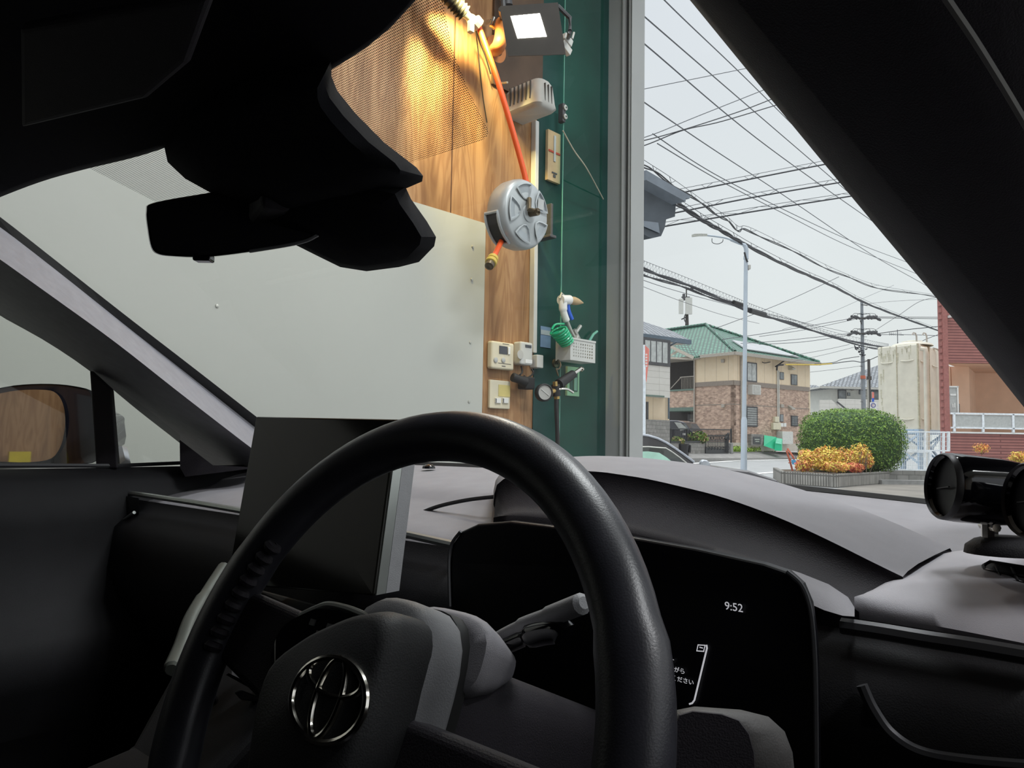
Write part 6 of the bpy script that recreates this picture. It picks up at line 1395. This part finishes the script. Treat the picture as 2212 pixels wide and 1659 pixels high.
# round traffic sign
ts = thing('traffic_sign', 'white speed limit board with round blue ringed disc above hedge', 'sign', gpt(1886, 1000))
dS = 44
b = MB(); q2 = P(1886, 860, dS); b.tube([Vector((q2.x, dS+.1, 0)), Vector((q2.x, dS+.1, P(0+1886, 846, dS).z))], .04, 8); b.build('post', M['galv'], ts)
b = MB(); A, C = P(1879.5, 869, dS), P(1893.5, 890, dS); b.box((A+C)/2, (C.x-A.x, .04, A.z-C.z)); b.build('board', M['white'], ts)
c = P(1886.5, 875.5, dS-.03)
b = MB(); b.tube([c+Vector((.125*math.cos(a), 0, .125*math.sin(a))) for a in [k*math.pi/12 for k in range(24)]], .022, 6, closed=True); b.build('disc_ring', mat('navy_ring', (.08, .09, .3), .5), ts)
b = MB(); b.tube([c+Vector((.06*math.cos(a), 0, .05*math.sin(a))) for a in [k*math.pi/8+.8 for k in range(12)]], .012, 5); b.build('disc_symbol', mat('violet_symbol', (.45, .25, .35), .5), ts)
b = MB(); A, C = P(1883.8, 847, dS), P(1888, 860, dS); b.box((A+C)/2, (C.x-A.x, .04, A.z-C.z)); b.build('upper_board', M['redcloth'], ts)
b = MB(); A, C = P(1883.8, 860, dS), P(1888, 868, dS); b.box((A+C)/2, (C.x-A.x, .04, A.z-C.z)); b.build('blue_board', M['blue'], ts)
# ------------------------------------------------------------- overhead wires
def wire(pts, r, label, mt='wire', name='overhead_cable', cat='cable', grp='overhead wires across the sky', n=10):
    if any(k in label for k in ('steep', 'rising', 'long thin', 'close thin', 'uppermost')): pts = list(pts)+[tuple(q1+(q1-q0)*.9 for q0, q1 in zip(pts[-2], pts[-1]))]
    b = MB(); q = spline([P(*p) for p in pts], n) if len(pts) > 2 else resample([P(*p) for p in pts], 12)
    b.tube(q, r, 5); o = b.build(name, M[mt], None, smooth=True); tag(o, label, cat, grp); return q
def lashed(q, label, dz=.22, kind='loop', step=2, r=.012, thin=.010):
    b = MB(); up_ = [p+Zv*dz for p in q]; b.tube(up_, thin, 4)
    N = len(q)
    for i in range(0, N-step, step):
        a, c = up_[i], up_[i+step]
        if kind == 'v': b.tube([a.lerp(c, .35), q[i+step//2], a.lerp(c, .65)], r*.7, 4)
        else: b.tube([a, q[i+step//2].lerp(up_[i+step//2], .1), c], r*.6, 4)
    o = b.build('messenger_wire', M['wirethin'], None); tag(o, label, 'cable', 'messenger wires above the cables')
fine = 'thin grey high wires crossing sky steeply'
wire([(1300, -150, 16), (1435, 0, 20), (1620, 178, 30), (1793, 350, 45), (1900, 455, 60)], .020, 'steep thin wire rightmost at top of the sky', 'wirethin')
wire([(1340, -12, 18), (1397, 40, 20), (1640, 250, 32), (1872, 449, 50), (1980, 540, 66)], .022, 'steep thin wire second from the right at the top', 'wirethin')
wire([(1340, 50, 18), (1396, 98, 20), (1660, 318, 32), (1905, 492, 50), (2020, 570, 66)], .022, 'steep thin wire reaching the column about level with the floodlight', 'wirethin')
wire([(1340, 182, 20), (1393, 222, 22), (1540, 322, 30), (1690, 420, 40), (1880, 548, 55), (1992, 612, 66)], .022, 'long thin wire leaving the column below the upper three', 'wirethin')
wire([(1410, 289, 24), (1560, 385, 32), (1760, 485, 45), (1860, 529, 55), (1958, 566, 66)], .020, 'upper of two close thin wires starting from the cross bundle', 'wirethin')
wire([(1420, 310, 24), (1560, 393, 32), (1700, 465, 42), (1830, 530, 54), (1964, 585, 66)], .020, 'lower of two close thin wires starting from the cross bundle', 'wirethin')
wire([(1330, 206, 22), (1393, 192, 22), (1620, 146, 24), (1700, 128, 25)], .012, 'highest gently rising thin wire across the sky', 'wirethin')
wire([(1330, 316, 22), (1412, 290, 22), (1500, 254, 23), (1658, 191, 24), (1720, 165, 25)], .014, 'thin rising wire above the twisted pair of cables', 'wirethin')
wire([(1330, 313, 22), (1393, 303, 22), (1477, 280, 23), (1600, 240, 24), (1690, 205, 25)], .018, 'upper cable of the twisted rising pair')
wire([(1330, 330, 22), (1393, 314, 22), (1477, 281, 23), (1560, 262, 23.5), (1700, 220, 25)], .018, 'lower cable of the twisted rising pair')
for (pts, lb, kd, st) in (([(1400, 430, 24), (1464, 418, 24), (1600, 391, 25), (1793, 353, 26), (1860, 342, 27)], 'highest of the three rising black cables mid sky', 'v', 6),
                  ([(1400, 472, 24), (1458, 460, 24), (1640, 424, 25), (1827, 392, 26), (1890, 380, 27)], 'middle of the three rising black cables mid sky', 'v', 6),
                  ([(1390, 500, 24), (1437, 489, 24), (1640, 455, 25), (1850, 422, 26), (1910, 412, 27)], 'lowest of the three rising black cables mid sky', 'loop', 4)):
    q = wire(pts, .028, lb); lashed(q, 'thin messenger wire lashed above the '+lb.split(' black')[0]+' cable', .14, kd, st)
def bundle(pts, rs, n, spread, label, lash, dz, kd='loop', st=2):
    b = MB(); base = spline([P(*p) for p in pts], 14)
    for k in range(n):
        ph = random.uniform(0, 6); q = [p+Vector((0, spread*math.sin(i*.35+ph)*.5, spread*math.cos(i*.33+ph)-abs(spread)*.2)) for i, p in enumerate(base)]; b.tube(q, rs, 5)
    o = b.build('cable_bundle', M['wire'], None, smooth=True); tag(o, label, 'cable bundle', 'black cable bundles over the road')
    if lash: lashed(base, lash, dz, kd, st, .012)
bundle([(1340, 320, 18), (1390, 357, 20), (1450, 395, 22), (1528, 449, 26), (1570, 476, 28), (1595, 497, 30), (1622, 500, 31), (1720, 547, 36), (1815, 592, 42), (1900, 622, 48), (2021, 641, 58)], .022, 2, .06, 'slack twisted cable pair sloping down past the lamp arm', 'thin wire strung over the slack cable pair', .16, 'v', 8)
bundle([(1400, 400, 18), (1471, 445, 20), (1530, 482, 22), (1580, 510, 24), (1629, 538, 26), (1726, 586, 31), (1800, 618, 37), (1865, 652, 45), (1950, 686, 54), (2045, 720, 64)], .030, 4, .055, 'thickest black cable bundle crossing behind the lamp post', 'thin wire strung over the thickest bundle', .16, 'v', 10)
bundle([(1330, 555, 26), (1386, 579, 28), (1480, 614, 32), (1582, 654, 36), (1654, 681, 40), (1780, 722, 48), (1880, 745, 54), (1920, 752, 57)], .040, 3, .05, 'thick black cable low over the roofs ending at utility pole', 'ladder lashed wire above the low thick cable', .32, 'loop', 1)
bundle([(1330, 572, 26), (1386, 592, 28), (1480, 622, 32), (1560, 651, 36), (1640, 680, 40), (1720, 700, 44), (1810, 733, 50), (1885, 752, 55), (1900, 755, 57)], .030, 2, .04, 'thinner black cable just below the low thick cable', 'ladder lashed wire above the thinner low cable', .2, 'loop', 1)
jb = MB(); jb.tube([P(1585, 652, 35.9), P(1612, 661, 36.9)], .09, 8); o = jb.build('splice_case', M['black']); tag(o, 'slim black splice case on the low cable left of the lamp post', 'splice case')
jb = MB(); jb.tube([P(1620, 670, 38), P(1652, 679, 39.5)], .13, 8); jb.tube([P(1621, 673, 38), P(1651, 682, 39.5)], .10, 8); o = jb.build('splice_case', M['iron']); tag(o, 'ribbed black splice case hanging right of the lamp post', 'splice case')
wire([(1330, 580, 30), (1386, 604, 32), (1474, 632, 36), (1620, 670, 44), (1750, 700, 50), (1850, 722, 55)], .015, 'thin wire below the low cables left of the antenna', 'wirethin')
wire([(1330, 596, 30), (1386, 618, 32), (1470, 650, 36), (1560, 680, 40), (1640, 699, 46)], .012, 'lowest thin wire passing behind the antenna panels', 'wirethin')
wire([(1540, 710, 38), (1574, 699, 38), (1700, 650, 40), (1812, 598, 42)], .016, 'single wire slanting up from green roof to the slack cables', 'wirethin')
wire([(1690, 712, 50), (1760, 690, 52), (1850, 651, 56)], .012, 'thin wire rising to the top of the utility pole', 'wirethin')
wire([(1866, 657, 56), (1940, 650, 55), (2040, 646, 54)], .012, 'thin level wire right of the utility pole top', 'wirethin')
wire([(1838, 688, 56), (1760, 702, 54), (1640, 722, 50), (1560, 733, 48)], .022, 'upper wire from the left end of the top crossarm', 'wirethin')
wire([(1846, 690, 56), (1740, 712, 54), (1640, 727, 50)], .018, 'lower wire from the left side of the top crossarm', 'wirethin')
for k, (y0, y1) in enumerate(((684.5, 685.5), (687, 689))): wire([(1895, y0, 56), (1960, y0+.5, 57), (2060, y1, 58)], .022, ('upper', 'lower')[k]+' of two level wires right of the top crossarm')
wire([(1838, 720, 56), (1700, 735, 52), (1600, 742, 50)], .020, 'wire running left from the second crossarm', 'wirethin')
wire([(1840, 723, 56), (1740, 738, 53), (1640, 744, 50)], .020, 'lower wire running left from second crossarm', 'wirethin')
wire([(1894, 721, 56), (1960, 712, 56), (2050, 703, 56)], .03, 'cable rising right from the second crossarm')
wire([(1894, 723, 56), (1960, 723, 56), (2050, 726, 56)], .022, 'level cable right of second crossarm', 'wirethin')
wire([(1835, 744, 56), (1780, 756, 54), (1700, 770, 50)], .016, 'wire left of the pole below the crossarms', 'wirethin')
wire([(1845, 750, 56), (1790, 764, 54), (1700, 784, 50)], .014, 'second wire left of the pole below the crossarms', 'wirethin')
wire([(1856, 770, 56), (1820, 776, 55), (1800, 783, 54), (1760, 786, 52)], .025, 'dark service wire from the pole to the yellow sleeve')
wire([(1795, 786, 53.2), (1840, 780, 54), (1865, 782, 55), (1900, 768, 56)], .03, 'dark service cable passing behind the pole near red band')
wire([(1862, 790, 56), (1820, 796, 55), (1750, 804, 53)], .014, 'thin wire below the yellow sleeve', 'wirethin')
wire([(2050, 640, 40), (1990, 650, 44), (1940, 682, 48), (1890, 714, 54)], .014, 'thin wire slanting down right of the pole', 'wirethin')
wire([(2050, 715, 50), (2000, 733, 50), (1960, 755, 50)], .02, 'short cable slanting behind the tank top')
b = MB()
q = P(1939.5, 760, 60); b.tube([Vector((q.x, 60, P(1939, 745, 60).z)), Vector((q.x, 60, P(1939, 712, 60).z))], .03, 5); b.tube([P(1920, 721, 60), P(1952, 724, 60)], .02, 5); b.tube([Vector((q.x, 60, 0)), Vector((q.x, 60, P(1939, 740, 60).z))], .05, 5)
for k in range(7): b.tube([P(1922+k*4, 718, 60), P(1922+k*4, 725, 60)], .015, 4)
o = b.build('tv_antenna', M['wirethin']); tag(o, 'thin television antenna mast above the ivory tank', 'antenna')
